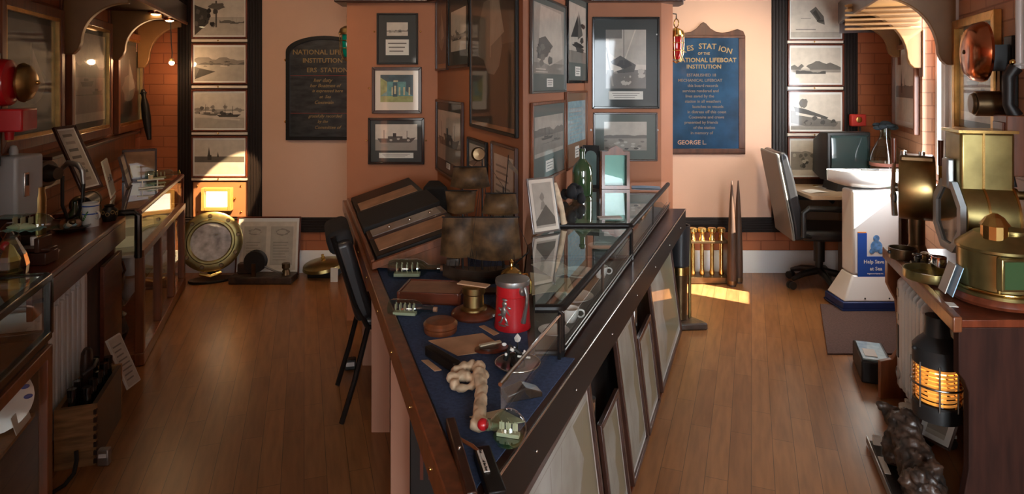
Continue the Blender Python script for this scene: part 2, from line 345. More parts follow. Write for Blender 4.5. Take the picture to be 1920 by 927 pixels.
        d+=[(rect(.38,.2,.52,.72),'paint0'),(rect(.42,.3,.48,.6),'paint3'),(rect(.4,.74,.54,.8),'paint3')]
    elif kind=='dock':
        d=[(rect(0,0,1,1),4),(rect(0,.1,1,.62),3),(ridge(rn,.5,.2),2)]
        for i in range(12): d+=[(rect(rn.uniform(.05,.9),.3,rn.uniform(.05,.9)*.02+.9,.31),2)]
        d+=boat(.4,.4,.2,1)+boat(.72,.3,.16,2)
    elif kind=='chart':
        d=[(rect(0,0,1,1),'chart')]; x=rn.uniform(.2,.6)
        d+=[([(x,.05),(x+.2,.25),(x+.12,.5),(x+.32,.7),(x+.2,.95),(1,.95),(1,.05)],'chartland'),(rect(.03,.03,.97,.034),3),(rect(.03,.966,.97,.97),3),(rect(.03,.03,.034,.97),3),(rect(.966,.03,.97,.97),3)]
        for i in range(5):
            a=rn.uniform(.1,.9); b=rn.uniform(.1,.9); d.append(([(a,.05),(a+.006,.05),(b+.006,.95),(b,.95)],3))
    elif kind=='docs':
        d=[(rect(0,0,1,1),5)]
        for u0,u1 in((.06,.46),(.54,.94)):
            d+=[(rect(u0,.1,u1,.9),4),(blob(rn,(u0+u1)/2,.78,.14,.08,20),3),(blob(rn,(u0+u1)/2,.78,.11,.05,20),4)]
            d+=[(rect(u0+.05,.2+.06*k,u1-.05-rn.uniform(0,.1),.215+.06*k),3) for k in range(7)]
    elif kind=='text':
        d=[(rect(0,0,1,1),5)]+[(rect(.1,.12+.1*k,.9-rn.uniform(0,.25),.15+.1*k),3) for k in range(8)]
    elif kind=='ladder':
        d=[(rect(0,0,1,1),4)]+[(rect(.15,.1+.13*k,.75,.15+.13*k),rn.choice((2,3))) for k in range(7)]+[(blob(rn,.5,.3,.2,.05),2)]
    elif kind=='blueprint':
        d=[(rect(0,0,1,1),'photoblue')]+[(rect(.1,.1+.09*k,.9-rn.uniform(0,.3),.115+.09*k),4) for k in range(9)]
    elif kind=='dark':
        d=[(rect(0,0,1,1),1),(rect(0,0,1,.35),0),(blob(rn,.5,.4,.35,.2),2),(rect(.48,.3,.5,.8),3),([(.5,.35),(.8,.4),(.52,.75)],3)]
    elif kind=='boats':
        d=[(rect(0,0,1,1),5),(rect(0,0,1,.45),3)]
        for i in range(5): d+=boat(rn.uniform(.2,.8),rn.uniform(.35,.55),rn.uniform(.12,.2),rn.choice((1,2)))
        for i in range(8): d.append((blob(rn,rn.uniform(.3,.8),rn.uniform(.4,.6),.07,.05),rn.choice((1,2))))
    elif kind=='portrait':
        d=[(rect(0,0,1,1),4),(blob(rn,.45,.68,.12,.1,18),3),([(.3,.4),(.4,.58),(.52,.58),(.62,.4)],3),([(.0,.15),(.6,.5),(1,.2),(1,.05),(0,.05)],2)]
    return d
def picture(parent,w,h,drawing,y,x0=0,z0=0,name='photograph'):
    mb=MB(); mb.keep=True; ms=[]; off=0
    for poly,t in drawing:
        k='tone%d'%t if isinstance(t,int) else t
        if k not in ms: ms.append(k)
        mb.cur=ms.index(k); off+=.00006
        pts=[(x0+min(1,max(0,u))*w,y-off,z0+min(1,max(0,v))*h) for u,v in poly]
        a=sum(pts[i][0]*pts[(i+1)%len(pts)][2]-pts[(i+1)%len(pts)][0]*pts[i][2] for i in range(len(pts)))
        if a<0: pts=pts[::-1]
        mb.add(pts,[tuple(range(len(pts)))])
    return mb.build(name,ms,parent)
def framed(name,label,BL,BR,h,fm='darkw',mm='matboard_wh',fw=.015,fd=.018,inset=(.03,.03,.03,.03),kind='harbour',seed=1,cap=None,lean=None,group=None,gold=None,screws=0,cat='framed picture',dots=None,stand=False):
    """hung or leaning frame; BL and BR are the bottom corners, lean tips the top back by so many metres"""
    BL=V(BL);BR=V(BR); u=(BR-BL); w=u.length; rz=math.atan2(u.y,u.x)
    o=thing(name,label,cat,(BL+BR)/2,group=group); tilt=math.asin(max(-1,min(1,(lean or 0)/h)))
    pitch=math.asin(max(-1,min(1,(BR.z-BL.z)/w)))
    o.rotation_mode='XYZ'; o.rotation_euler=(Matrix.Rotation(rz,3,'Z')@Matrix.Rotation(-pitch,3,'Y')@Matrix.Rotation(-tilt,3,'X')).to_euler()
    x=w/2; mb=MB()
    for a,b,c,d in(((-x,0),(x,0),(x-fw,fw),(-x+fw,fw)),((x,0),(x,h),(x-fw,h-fw),(x-fw,fw)),((x,h),(-x,h),(-x+fw,h-fw),(x-fw,h-fw)),((-x,h),(-x,0),(-x+fw,fw),(-x+fw,h-fw))):
        mb.pxz([a,b,c,d],-fd,-.001)
    mb.build('frame',fm,o,bevel=min(.003,fw*.2))
    if gold:
        mb=MB(); g=fw*.35; e=fw*1.0
        for a,b,c,d in(((-x+e,e),(x-e,e),(x-e-g,e+g),(-x+e+g,e+g)),((x-e,e),(x-e,h-e),(x-e-g,h-e-g),(x-e-g,e+g)),((x-e,h-e),(-x+e,h-e),(-x+e+g,h-e-g),(x-e-g,h-e-g)),((-x+e,h-e),(-x+e,e),(-x+e+g,e+g),(-x+e+g,h-e-g))):
            mb.pxz([a,b,c,d],-fd*.85,-.004)
        mb.build('gilt_slip',gold,o)
    MB().box((0,-.006,h/2),(w-2*fw+.002,.008,h-2*fw+.002)).build('mount',mm,o)
    l,r,b,t=inset
    picture(o,w-2*fw-l-r,h-2*fw-b-t,draw(kind,seed),-.0103,-x+fw+l,fw+b)
    if cap:
        cw,ch,cz=cap; MB().box((0,-.0108,cz),(cw,.001,ch)).build('caption_card','paper',o)
        mb=MB()
        for k in range(3): mb.box((-cw*.02*k,-.0116,cz+ch*(.25-.25*k)),(cw*(.8-.1*k),.0004,ch*.07))
        mb.build('caption_text','tone2',o)
    if dots:
        mb=MB()
        for dx,dz in dots: mb.cyl((dx,0,dz),(dx,-.012,dz),.006,.005,10); mb.sph((dx,-.012,dz),.006,10,6)
        mb.build('mirror_screw','brassbr',o)
    if stand:
        MB().pxz([(-.012,.02),(.012,.02),(.012,h*.6),(-.012,h*.6)],.001,.004).build('easel_strut','darkw',o)
    return o
def onwall(L,pxa,pxb,pt,pb,ref='a',off=.0):
    a=hit(L,pxa);b=hit(L,pxb); Y=a.y if ref=='a' else b.y; z0=zpy(pb,Y);z1=zpy(pt,Y)
    d=(b-a).normalized(); n=V((d.y,-d.x,0))*off
    a=a+n;b=b+n; a.z=b.z=z0; return a,b,z1-z0
def hwall(L,*a,**k): return onwall(L,*a,**k)
def ground(px,py): return PZ(px,py,0)
# ================================================================ SETTING
YB=5.4
PL=[(-2.1,-2.0),(2.0,-2.0),(2.0,1.86),(X_(WR,YB)+.1,YB+.1),(X_(WL,YB)-.1,YB+.1),(-2.1,1.9)]
for A_,pts in ((R(18),[(-2.1,-2.0),(.02,-2.0),(.02,YB+.1),(X_(WL,YB)-.1,YB+.1),(-2.1,1.9)]),(R(-20.5),[(.02,-2.0),(2.0,-2.0),(2.0,1.86),(X_(WR,YB)+.1,YB+.1),(.02,YB+.1)])):
    ca,sa=math.cos(-A_),math.sin(-A_); struct(MB().pxy([(x*ca-y*sa,x*sa+y*ca) for x,y in pts],-.1,0).build('floor',floor_m,rot=(0,0,A_)))
PL=[(-2.1,-2.0),(2.0,-2.0),(2.0,1.86),(X_(WR,YB)+.1,YB+.1),(X_(WL,YB)-.1,YB+.1),(-2.1,1.9)]
struct(MB().pxy(PL,2.75,2.85).build('ceiling','ceil'))
struct(MB().box((0,0,1.375),(6.7,.12,2.75)).build('wall_back','orange_brick',loc=(0,YB+.06,0)))
def wallseg(name,p,q,z0,z1,th,m,holes=()):
    p=V((*p,0));q=V((*q,0)); d=q-p; L=d.length; rz=math.atan2(d.y,d.x); mb=MB(); xs=0
    for x0,x1,a,b in holes:
        mb.box(((xs+x0)/2,th/2,(z0+z1)/2),(x0-xs,th,z1-z0)); mb.box(((x0+x1)/2,th/2,(z0+a)/2),(x1-x0,th,a-z0)); mb.box(((x0+x1)/2,th/2,(b+z1)/2),(x1-x0,th,z1-b)); xs=x1
    mb.box(((xs+L)/2,th/2,(z0+z1)/2),(L-xs,th,z1-z0)); return struct(mb.build(name,m,loc=p,rot=(0,0,rz)))
# left wall: inner face runs p->q with thickness on its left side (+Y local)
wallseg('wall_left',(X_(WL,1.9),1.9),(X_(WL,YB),YB),0,2.75,.12,'orange_brick')
wallseg('wall_left',(-2.0,-1.9),(-2.0,1.9),0,2.75,.12,'orange_brick')
# right wall with the daylight window; distances measured from the far corner
pR=V((X_(WR,YB),YB)); kR=math.sqrt(1+WR[1]**2)
dR=lambda Y:(YB-Y)*kR
WIN=(dR(4.44),dR(3.93),.93,2.2)
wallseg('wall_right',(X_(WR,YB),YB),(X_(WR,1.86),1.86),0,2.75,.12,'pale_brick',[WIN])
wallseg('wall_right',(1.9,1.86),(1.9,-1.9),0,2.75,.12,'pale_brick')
# rear wall behind the viewpoint, with two unseen tall windows added for daylight
wallseg('wall_front',(1.9,-1.9),(-2.0,-1.9),0,2.75,.12,'orange_brick',[(.25,1.45,.8,2.3),(2.6,3.5,.9,2.2)])
# window in the right wall
def window(n,p,rz,w,z0,z1,y):
    o=thing('window_%d'%n,None,None,(p[0],p[1],0),rz); struct(o); mb=MB(); f=.045
    mb.box((f/2,y,(z0+z1)/2),(f,.05,z1-z0)); mb.box((w-f/2,y,(z0+z1)/2),(f,.05,z1-z0)); mb.box((w/2,y,z0+f/2),(w,.05,f)); mb.box((w/2,y,z1-f/2),(w,.05,f))
    mb.build('window_frame','whitegloss',o,bevel=.004)
    MB().box((w/2,y,z0+(z1-z0)*.72),(w-.08,.035,.025)).build('glazing_bar','whitegloss',o)
    MB().box((w/2,y+.005,(z0+z1)/2),(w-.08,.004,z1-z0-.08)).build('window_pane','glass_clear',o); return o
dvec=V((-WR[1],-1,0)).normalized(); a=V((pR.x,pR.y,0))+dvec*WIN[0]
window(1,a,math.atan2(dvec.y,dvec.x),WIN[1]-WIN[0],WIN[2],WIN[3],.10)
window(2,(1.9-.25,-1.9),math.pi,1.2,.8,2.3,.06); window(3,(1.9-2.6,-1.9),math.pi,.9,.9,2.2,.06)
o=struct(MB().box((0,-.012,1.55),(.27,.024,1.42)).build('trim_8','whitegloss',loc=V((X_(WR,3.80),3.80,0)),rot=(0,0,math.atan2(dvec.y,dvec.x)),bevel=.004)); MB().box((.0,-.03,1.55),(.04,.02,1.40)).build('casing_bead','whitegloss',o)
# pink plaster above the dado, dado rail, baseboards on the back wall
def bx(px,Y=YB): return (px-CX)/F*Y
o=struct(MB().box(((bx(493)+bx(1445))/2,YB-.008,(zpy(408,YB)+2.75)/2),(bx(1445)-bx(493),.016,2.75-zpy(408,YB))).build('wall_back_plaster','pink'))
def ribs(name,x0,x1,z0,z1,horiz,m='ribbed',y=YB,n=6,dp=.022):
    mb=MB(); mb.box(((x0+x1)/2,y-dp/2,(z0+z1)/2),(x1-x0,dp,z1-z0))
    for k in range(n):
        if horiz:
            s=(z1-z0)/n; mb.box(((x0+x1)/2,y-dp-.004,z0+s*(k+.5)),(x1-x0,.010,s*.55))
        else:
            s=(x1-x0)/n; mb.box((x0+s*(k+.5),y-dp-.004,(z0+z1)/2),(s*.55,.010,z1-z0))
    return struct(mb.build(name,m,bevel=.002,seg=1))
for x0,x1 in((493,652),(1240,1445)):
    ribs('trim_1',bx(x0),bx(x1),zpy(435,YB),zpy(407,YB),True)
ribs('trim_1',bx(340),bx(493),zpy(435,YB),zpy(407,YB),True,'ribbed')
ribs('trim_1',bx(1445),bx(1672),zpy(435,YB),zpy(407,YB),True,'ribbed')
def base(name,x0,x1): return struct(MB().pyz([(YB,0),(YB,.185),(YB-.012,.185),(YB-.02,.165),(YB-.022,0)],x0,x1).build(name,'whitegloss'))
base('baseboard_back',X_(WL,YB)+.01,X_(WR,YB)-.01)
# ribbed pilasters behind the photo columns
for a0,a1,b0,b1 in((335,363,466,493),(1445,1474,1578,1606)):
    z0=zpy(406,YB)
    ribs('trim_2',bx(a0),bx(a1),z0,2.75,False,n=5); ribs('trim_2',bx(b0),bx(b1),z0,2.75,False,n=5)
    struct(MB().box(((bx(a1)+bx(b0))/2,YB-.011,(z0+2.75)/2),(bx(b0)-bx(a1),.022,2.75-z0)).build('trim_3','darkw' if a0==335 else 'darkw'))
struct(MB().box((bx(414.5),YB-.027,zpy(373,YB)),(bx(463)-bx(366),.010,hgt(405,341,YB))).build('trim_4','plank_panel'))
# white slips between the photos of each pilaster
for px0,ys in((363,(76.5,163,250,335)),(1473,(79,165.5,252))):
    for k,y in enumerate(ys):
        o=struct(MB().box((bx(px0+52),YB-.031,zpy(y,YB)),(bx(104)-bx(0),.016,hgt(6,1,YB))).build('trim_5','matboard_wh',bevel=.003))
        MB().sph((0,0,0),.007,10,6).build('screw_head','brassbr',o,loc=(bx(px0+50),YB-.041,zpy(y,YB)))
# partition: block plus the spine between the two aisles
SL=line((-.50,4.3),(.045,2.62)); SR=line((.075,3.15),(.491,4.3)); ZT=2.135
PART=[(-1.11,4.3),(-.50,4.3),(.045,2.62),(.075,3.15),(.491,4.3),(1.003,4.3),(1.10,4.38),(1.125,4.48),(-1.15,4.48)]
mb=MB(); mb.pxy(PART,0,ZT); struct(mb.build('wall_partition','terracotta'))
CO=[(-1.18,4.24),(-.56,4.24),(-.50,4.18),(.03,2.55),(.08,2.55),(.10,3.12),(.53,4.22),(1.13,4.22),(1.18,4.40),(1.18,4.52),(-1.2,4.52)]
mb=MB(); mb.pxy(CO,ZT,ZT+.03); mb.pxy([(x*1.012,y-.02 if y<4.5 else y) for x,y in CO],ZT+.03,ZT+.09); struct(mb.build('trim_6','darkw',bevel=.006))
struct(MB().box((-.63,4.22,ZT+.12),(.26,.05,.05)).build('trim_7','whitegloss'))
# ================================================================ photo columns on the back wall
def col(px0,px1,rows,side):
    for k,(t,b,kind,seed,lab) in enumerate(rows):
        framed('framed_photograph',lab,(bx(px0),YB-.024,zpy(b,YB)),(bx(px1),YB-.024,zpy(t*0+b,YB)),hgt(b,t,YB),'mahog','matboard_cl',.013,.02,(.012,.012,.014,.018),kind,seed,group='sepia photographs up the '+side+' pilaster')
col(363,467,[(-16,73,'crowd',3,'sepia photo of a dark crowd by a quay crane, topmost on left pilaster'),(82,158,'harbour',5,'sepia harbour photo with open water and a small boat, second down on left pilaster'),(168,246,'lifeboat',7,'sepia photo of beached boats under a hill, third down on left pilaster'),(255,332,'chapel',9,'sepia shoreline photo with a small spire, lowest above the glowing light box')],'left')
col(1474,1578,[(-6,77,'aerial',13,'sepia photo of a boat seen from above, topmost on right pilaster'),(83,162,'bay',15,'sepia photo of a white house on a bay, second down on right pilaster'),(170,249,'wreck',17,'sepia photo of a boat on a slipway, third down on right pilaster'),(256,334,'gathering',19,'sepia photo of a seaside crowd, lowest on right pilaster behind the television')],'right')
# photo box; emission on its screen stands for the blown-out white photo
Yb=YB-.034
o=thing('photo_box','small yellow wooden frame, white photo made to glow, screwed below the left column of photos','photo box',(bx(413.5),Yb,zpy(392,YB)))
w=bx(441)-bx(386); h=hgt(392,350,YB); d=.055; mb=MB(); t=.028
mb.box((-w/2+t/2,-d/2,h/2),(t,d,h)); mb.box((w/2-t/2,-d/2,h/2),(t,d,h)); mb.box((0,-d/2,t/2),(w-2*t,d,t)); mb.box((0,-d/2,h-t/2),(w-2*t,d,t)); mb.build('box_frame','lemonbox',o,bevel=.003)
MB().box((0,-.012,h/2),(w-2*t,.012,h-2*t)).build('screen',mat('boxphoto_glow',(.9,.85,.75),.5,emit=(1,.9,.7),estr=2.2),o)
MB().sph((w/2+.012,-.006,h/2),.012,10,6).build('screw_head','brassbr',o)
pan=bpy.data.objects['trim_4']
for px,py in((374,348),(455,348),(374,396),(455,396)): MB().sph((bx(px),YB-.034,zpy(py,YB)),.009,10,6).build('screw_head','brassbr',pan)
# ================================================================ plaques
o=thing('honours_board','black round-topped lifeboat service board with gold writing beside the left pilaster','plaque',(bx(612),YB-.017,zpy(262,YB)))
w=bx(686)-bx(542); H=hgt(262,68,YB); hs=hgt(262,98,YB)
def archpts(w,hs,H,n=18): return [(-w/2,0),(w/2,0)]+[(w/2*math.cos(math.pi*i/n),hs+(H-hs)*math.sin(math.pi*i/n)) for i in range(n+1)]
def ring(mb,outer,inner,y0,y1):
    n=len(outer)
    for i in range(n):
        a,b=outer[i],outer[(i+1)%n]; c,d=inner[(i+1)%n],inner[i]; mb.pxz([a,b,c,d],y0,y1)
op=archpts(w,hs,H); ip=[(x*(1-.035/w*2*.9),.03+(z)*(H-.06)/H) for x,z in op]
mb=MB(); ring(mb,op,ip,-.04,0); mb.build('frame','ebony',o)
MB().pxz(ip,-.022,-.002).build('board',mat('boardblack',(.035,.036,.036),.30,coat=1,var=.6,scale=9,bump=.25,stretch=(1,1,3),coatr=.12),o)
mb=MB(); mb.box((0,-.024,.54),(w-.07,.003,.004)); mb.box((0,-.024,.225),(w-.07,.003,.004)); mb.build('dividing_line',mat('redline',(.25,.03,.02),.4),o)
merge_text([('NATIONAL LIFEBOAT',.058,0.01,.735,-.0245,0,0),('INSTITUTION',.055,-.02,.665,-.0245,0,0),('ERS  STATION',.055,0.02,.585,-.0245,0,0),
 ('her duty',.045,-.02,.50,-.0245,.3,0),('her Boatmen of',.040,.0,.455,-.0245,.3,0),('is expressed here',.036,.02,.412,-.0245,.3,0),('at  Sea',.036,-.0,.362,-.0245,.3,0),('Coxswain',.04,-.01,.315,-.0245,.3,0),
 ('gratefully recorded',.036,.0,.20,-.0245,.3,0),('by the',.034,-.02,.155,-.0245,.3,0),('Committee of',.038,.02,.105,-.0245,.3,0)],'goldpaint',o)
for px,py in((538,113),(538,228)):
    pass
for px,py in((537.5,113),(537.5,228)): MB().sph((bx(px)-bx(612),-.004,zpy(py,YB)-zpy(262,YB)),.013,12,8).build('screw_head','brassbr',o)
o=thing('service_board','blue painted lifeboat station board in a scroll-topped brown frame on the right','plaque',(bx(1317),YB-.017,zpy(289,YB)))
w=bx(1395)-bx(1239); H=hgt(289,58,YB); s=lambda px,py:((px-1317)/F*YB,zpy(py,YB)-zpy(289,YB))
right=[(1395,289),(1395,68),(1391,59),(1380,55),(1365,60),(1352,62),(1340,60),(1330,54),(1322,45),(1317,42)]
pts=[s(a,b) for a,b in right]; pts=pts+[(-x,z) for x,z in pts[::-1][1:]]
mb=MB(); mb.pxz(pts,-.019,0); mb.build('backboard',mat('plaquewood',(.085,.030,.014),.35,coat=.3,var=.3,scale=3,stretch=(8,8,2)),o,bevel=.004)
w2=.62; mb=MB(); z0=.05; z1=hgt(289,72,YB)
for c,dd in(((-w/2+.035,-.025,(z0+z1)/2),(.05,.012,z1-z0)),((w/2-.035,-.025,(z0+z1)/2),(.05,.012,z1-z0)),((0,-.025,.031),(w-.02,.012,.038)),((0,-.025,z1+.012),(w-.02,.012,.024))): mb.box(c,dd)
mb.build('frame','plaquewood',o,bevel=.004)
MB().box((0,-.022,(z0+z1)/2),(w-.1,.006,z1-z0)).build('painted_panel','plaqueblue',o)
merge_text([('AK',.062,-.19,.865,-.0255,0,.25),('ES',.062,-.115,.89,-.0255,0,.14),('STAT',.064,.03,.905,-.0255,0,-.02),('ION',.064,.18,.875,-.0255,0,-.26),('OF THE',.03,0,.845,-.0255,0,0),('NATIONAL LIFEBOAT',.052,.02,.79,-.0255,0,0),('INSTITUTION',.048,0,.735,-.0255,0,0)],'goldpaint',o)
dimtxt=mat('dimletter',(.16,.11,.07),.4)
rn=random.Random(4); L=[]
for k,t in enumerate(['ESTABLISHED 18','MECHANICAL LIFEBOAT','this board records','services rendered and','lives saved by the','station in all weathers','launches to vessels','in distress off this coast','Coxswains and crews','presented by friends','of the station','in memory of']):
    L.append((t,.034,rn.uniform(-.04,.04),.665-k*.044,-.0255,0,0))
merge_text(L,'dimletter',o,'small_lettering'); merge_text([('GEORGE L.',.05,-.10,.10,-.0255,0,0)],'tan',o,'name_lettering')
# ================================================================ block pictures
YF=4.3
def bk(name,label,px0,px1,t,b,**k): return framed(name,label,(bx(px0,YF),YF-.001,zpy(b,YF)),(bx(px1,YF),YF-.001,zpy(b,YF)),hgt(b,t,YF),**k)
G='pictures on the terracotta partition'
def D(w,h,l): return None
bk('framed_photograph','grey-mounted double print with mountain view above a text card, top left of partition',707,784,25,121,fm='ebony',mm='matboard_dk',fw=.012,inset=(.055,.055,.18,.05),kind='bay',seed=31,group=G,cap=(.155,.105,.115),dots=[(-.155,.22),(.155,.22)])
bk('framed_painting','framed teal street scene with pale mount, middle of three on left partition face',698,791,126,213,fm='darkw',mm='matboard_wh',fw=.022,inset=(.035,.035,.055,.03),kind='street',seed=32,group=G,dots=[(-.185,.17)])
bk('framed_photograph','dark-mounted photo of a steamer with long caption, lowest on left partition face',691,796,221,308,fm='gloss_black',mm='matboard_dk',fw=.018,inset=(.03,.03,.075,.025),kind='steamer',seed=33,group=G,cap=(.23,.035,.06),dots=[(-.20,.16),(.20,.16)])
bk('framed_photograph','large dark-mounted yacht photograph on right partition face',1110,1236,32,204,fm='gloss_black',mm='matboard_dk',fw=.016,inset=(.075,.075,.12,.07),kind='yacht',seed=34,group=G,cap=(.23,.055,.09))
bk('framed_photograph','grey-mounted photo of choppy sea and boats below the yacht photograph',1112,1232,211,302,fm='darkw',mm='matboard_gr',fw=.012,inset=(.06,.06,.06,.05),kind='regatta',seed=35,group=G)
pan=bpy.data.objects['wall_partition']
for px,py in((1231,65),(1108,244),(1232,244)): MB().sph((bx(px,YF),YF-.006,zpy(py,YF)),.008,10,6).build('screw_head','whitegloss',pan)
# ================================================================ spine pictures
G='pictures on the aisle spine, left face'
def sp(L,name,label,a,b,t,bt,ref='a',**k):
    A,B,h=onwall(L,a,b,t,bt,ref,.001); return framed(name,label,A,B,h,**k)
sp(SL,'framed_picture','narrow frame deepest on the left face of the spine, next to the partition corner',821,842,-12,133,fm='darkw',mm='matboard_br',fw=.012,inset=(.03,.03,.03,.03),kind='dark',seed=41,group=G)
sp(SL,'framed_photograph','black frame with grey mount and two prints, second on upper left face of the spine',844,884,-25,129,fm='gloss_black',mm='matboard_dk',fw=.018,inset=(.06,.06,.08,.15),kind='bay',seed=42,group=G)
sp(SL,'framed_picture','tallest dark glazed frame, nearest on upper left face of the spine',886,974,-160,237,fm='ebony',mm='matboard_br',fw=.016,inset=(.02,.02,.02,.02),kind='dark',seed=43,group=G)
sp(SL,'framed_photograph','upright dark frame low on the left face of the spine beside the album rack',821,871,186,318,fm='darkw',mm='matboard_dk',fw=.016,inset=(.04,.04,.08,.05),kind='steamer',seed=44,group=G,cap=(.1,.035,.07))
sp(SL,'framed_photograph','small dark frame on the left face of the spine behind the model ship masts',881,916,256,322,fm='ebony',mm='matboard_dk',fw=.010,inset=(.02,.02,.03,.02),kind='portrait',seed=45,group=G)
sp(SL,'framed_picture','pink-mounted upright frame on the spine nose behind the model ship flag',926,973,264,425,fm='darkw',mm='matboard_br',fw=.012,inset=(.03,.03,.04,.04),kind='text',seed=46,group=G)
G='pictures on the aisle spine, right face'
sp(SR,'framed_photograph','tall grey-mounted photo of sails and rigging, upper right face of the spine',992,1057,-16,176,fm='gunmetal',mm='matboard_gr',fw=.012,inset=(.03,.03,.09,.03),kind='sail',seed=51,cap=(.12,.045,.055),group=G)
sp(SR,'framed_photograph','black-framed photo of a schooner with dark sails, far upper right face of the spine',1060,1098,-4,156,ref='b',fm='gloss_black',mm='matboard_gr',fw=.018,inset=(.025,.025,.11,.06),kind='schooner',seed=52,cap=(.13,.06,.075),group=G)
sp(SR,'framed_photograph','brown-framed photo of a harbour with white caption, lower right face of the spine',993,1056,193,352,fm='brownw',mm='matboard_gr',fw=.016,inset=(.03,.03,.12,.06),kind='dock',seed=53,cap=(.15,.06,.075),group=G)
sp(SR,'framed_print','brown frame with a pale blue printed sheet, far lower right face of the spine',1058,1097,170,302,ref='b',fm='brownw',mm='matboard_br',fw=.012,inset=(.03,.03,.14,.05),kind='blueprint',seed=54,cap=(.1,.07,.09),group=G)
# ================================================================ LEFT WALL
GL='gilt-lined pictures along the left wall'
for lab,a,b,t,bt,ref,kd,sd in(('big gilt-lined picture nearest on the left wall, its left edge out of frame',-14,108,20,262,'b','dark',61),('gilt-lined picture in the middle of the left wall between two carved brackets',122,201,45,251,'b','dock',62),('gilt-lined picture farthest on the left wall beside the brick corner',212,263,68,238,'b','dark',63)):
    A,B,h=onwall(WL,a,b,t,bt,ref,.001); framed('framed_picture',lab,A,B,h,fm='brownw',mm='matboard_dk',fw=.05,fd=.035,inset=(.05,.05,.06,.05),kind=kd,seed=sd,group=GL,gold='gold')
def lw(Y,off=0,z=0): # point near left wall, off metres into the room
    n=V((-WL[1],0,0)); n=V((1,-WL[1]*1,0)).normalized(); p=V((X_(WL,Y),Y,z)); return p+n*off
LD=V((WL[1],1,0)).normalized(); LN=V((LD.y,-LD.x,0))   # along wall (away), into room
rzL=math.atan2(LD.y,LD.x)
# pelmet board with downlights
o=thing('pelmet_shelf','dark wooden pelmet running above the left wall pictures, with small downlights','pelmet',lw(2.4),rzL); Lg=3.05
mb=MB(); mb.box((Lg/2,-.19,2.13),(Lg,.34,.03)); mb.build('board','darkw',o); MB().box((Lg/2,-.37,2.17),(Lg,.022,.16)).build('fascia','darkw',o,bevel=.003)
mb=MB(); mb.box((Lg/2,-.385,2.095),(Lg,.014,.02)); mb.build('moulding','brownw',o)
def bracket(name,label,base,rz,pts,m,th=.05,group='carved pelmet brackets'):
    o=thing(name,label,'bracket',base,rz,group=group)
    MB().pyz(pts,-th/2,th/2).build('bracket_panel',m,o,bevel=.004)
    MB().box((0,-.008,sum(p[1] for p in pts)/len(pts)*0+1.98),(.09,.014,.26)).build('back_plate','brownw',o,bevel=.003)
    return o
def scroll(d,z0,z1):
    # outline in (y,z): wall at y=0, front at y=-d; concave sweep down to a rounded tip
    c=[(-.015,z0),(-.015,z1),(-d,z1),(-d,z1-.05)]
    for i in range(1,13):
        t=i/12; c.append((-d+(d-.10)*math.sin(t*math.pi/2), z1-.05-(z1-z0-.12)*(1-math.cos(t*math.pi/2))))
    c+=[(-.085,z0+.03),(-.06,z0+.003)]; return c
for lab,Y,zt in(('carved bracket between the nearest and middle left wall pictures',3.66,1.76),('carved bracket between the middle and far left wall pictures',4.56,1.76),('carved bracket at the brick corner above the hanging bulb',5.28,1.72)):
    bracket('wall_bracket',lab,lw(Y),rzL,scroll(.34,zt,2.115),'pelmet')
for lab,Y in(('lit downlight under the pelmet above the middle picture',4.52),('small lit downlight under the pelmet near the far corner',5.0)):
    p=lw(Y,.30,2.112); o=thing('downlight',lab,'downlight',p,group='downlights under the pelmet'); MB().lathe([(.012,0),(.05,0),(.05,-.012),(.035,-.02)],(0,0,0)).build('rim','copper',o); MB().sph((0,0,-.015),(.032,.032,.014)).build('bulb','lampwhite',o)
p=V((bx(322,5.2),5.2,zpy(118,5.2))); o=thing('hanging_bulb','small bare glowing bulb hanging on a cord before the orange brick corner','bulb',p)
MB().tube([(0,0,.015),(0.003,0,.08),(-.004,0,.16),(-.01,0,.35)],.004,8).build('cord','black',o); MB().lathe([(.008,.04),(.018,.03),(.018,.012),(.012,.01)]).build('socket','brassdk',o); MB().sph((0,0,0),.020).build('bulb','bulb',o)
# oar / black bottle-shaped club leaning in the corner
A=P(268,168,5.28);B=P(280,262,5.22); o=thing('wooden_club','slim dark wooden club with a knobbed top leaning by the far left picture','club',B)
mb=MB(); a=A-B; mb.tube([(0,0,0),a*.2,a*.45,a*.7,a*.85,a*.93,a],[.016,.026,.034,.030,.016,.022,.012],14); mb.build('shaft','ebony',o); MB().torus(a*.93,.022,.005,axis=tuple(a)).build('collar','black',o)
# alarm bell
Y=2.78; n=LN
o=thing('alarm_bell','red alarm bell with a brass gong at the left edge above the counter','bell',lw(Y,0,1.58),rzL)
mb=MB(); mb.lathe([(.001,.0),(.098,.0),(.105,.02),(.10,.05),(.05,.075),(.001,.078)],(0,-.045,.02),axis=(0,-1,0)); mb.build('housing','red',o)
mb=MB(); mb.lathe([(.085,.0),(.088,.01),(.075,.035),(.045,.052),(.012,.056),(.001,.056)],(.02,-.125,.02),axis=(0,-1,0)); mb.build('gong','brassdk',o)
MB().sph((.02,-.187,.02),.01,10,6).build('gong_nut','brass',o)
MB().box((-.01,-.024,-.1),(.085,.046,.5)).build('backboard','darkw',o,bevel=.004)
mb=MB(); mb.box((.04,-.097,-.145),(.17,.11,.1)); mb.build('striker_box','red',o,bevel=.008); MB().cyl((.05,-.07,-.19),(.05,-.07,-.235),.02,.016).build('cable_gland','red',o); MB().cyl((.126,-.075,-.145),(.132,-.075,-.145),.02,.02).build('plug','black',o)
# shelf ledge below the pictures (wood dado on the left wall)
o=thing('ledge_board','long red-brown wooden ledge on the left wall under the pictures','ledge',lw(3.3,.0,1.08),rzL)
MB().box((.95,-.02,.04),(1.9,.03,.16)).build('board','brownw',o,bevel=.004); MB().box((.95,-.04,.125),(1.9,.07,.018)).build('lip','darkw',o,bevel=.003)
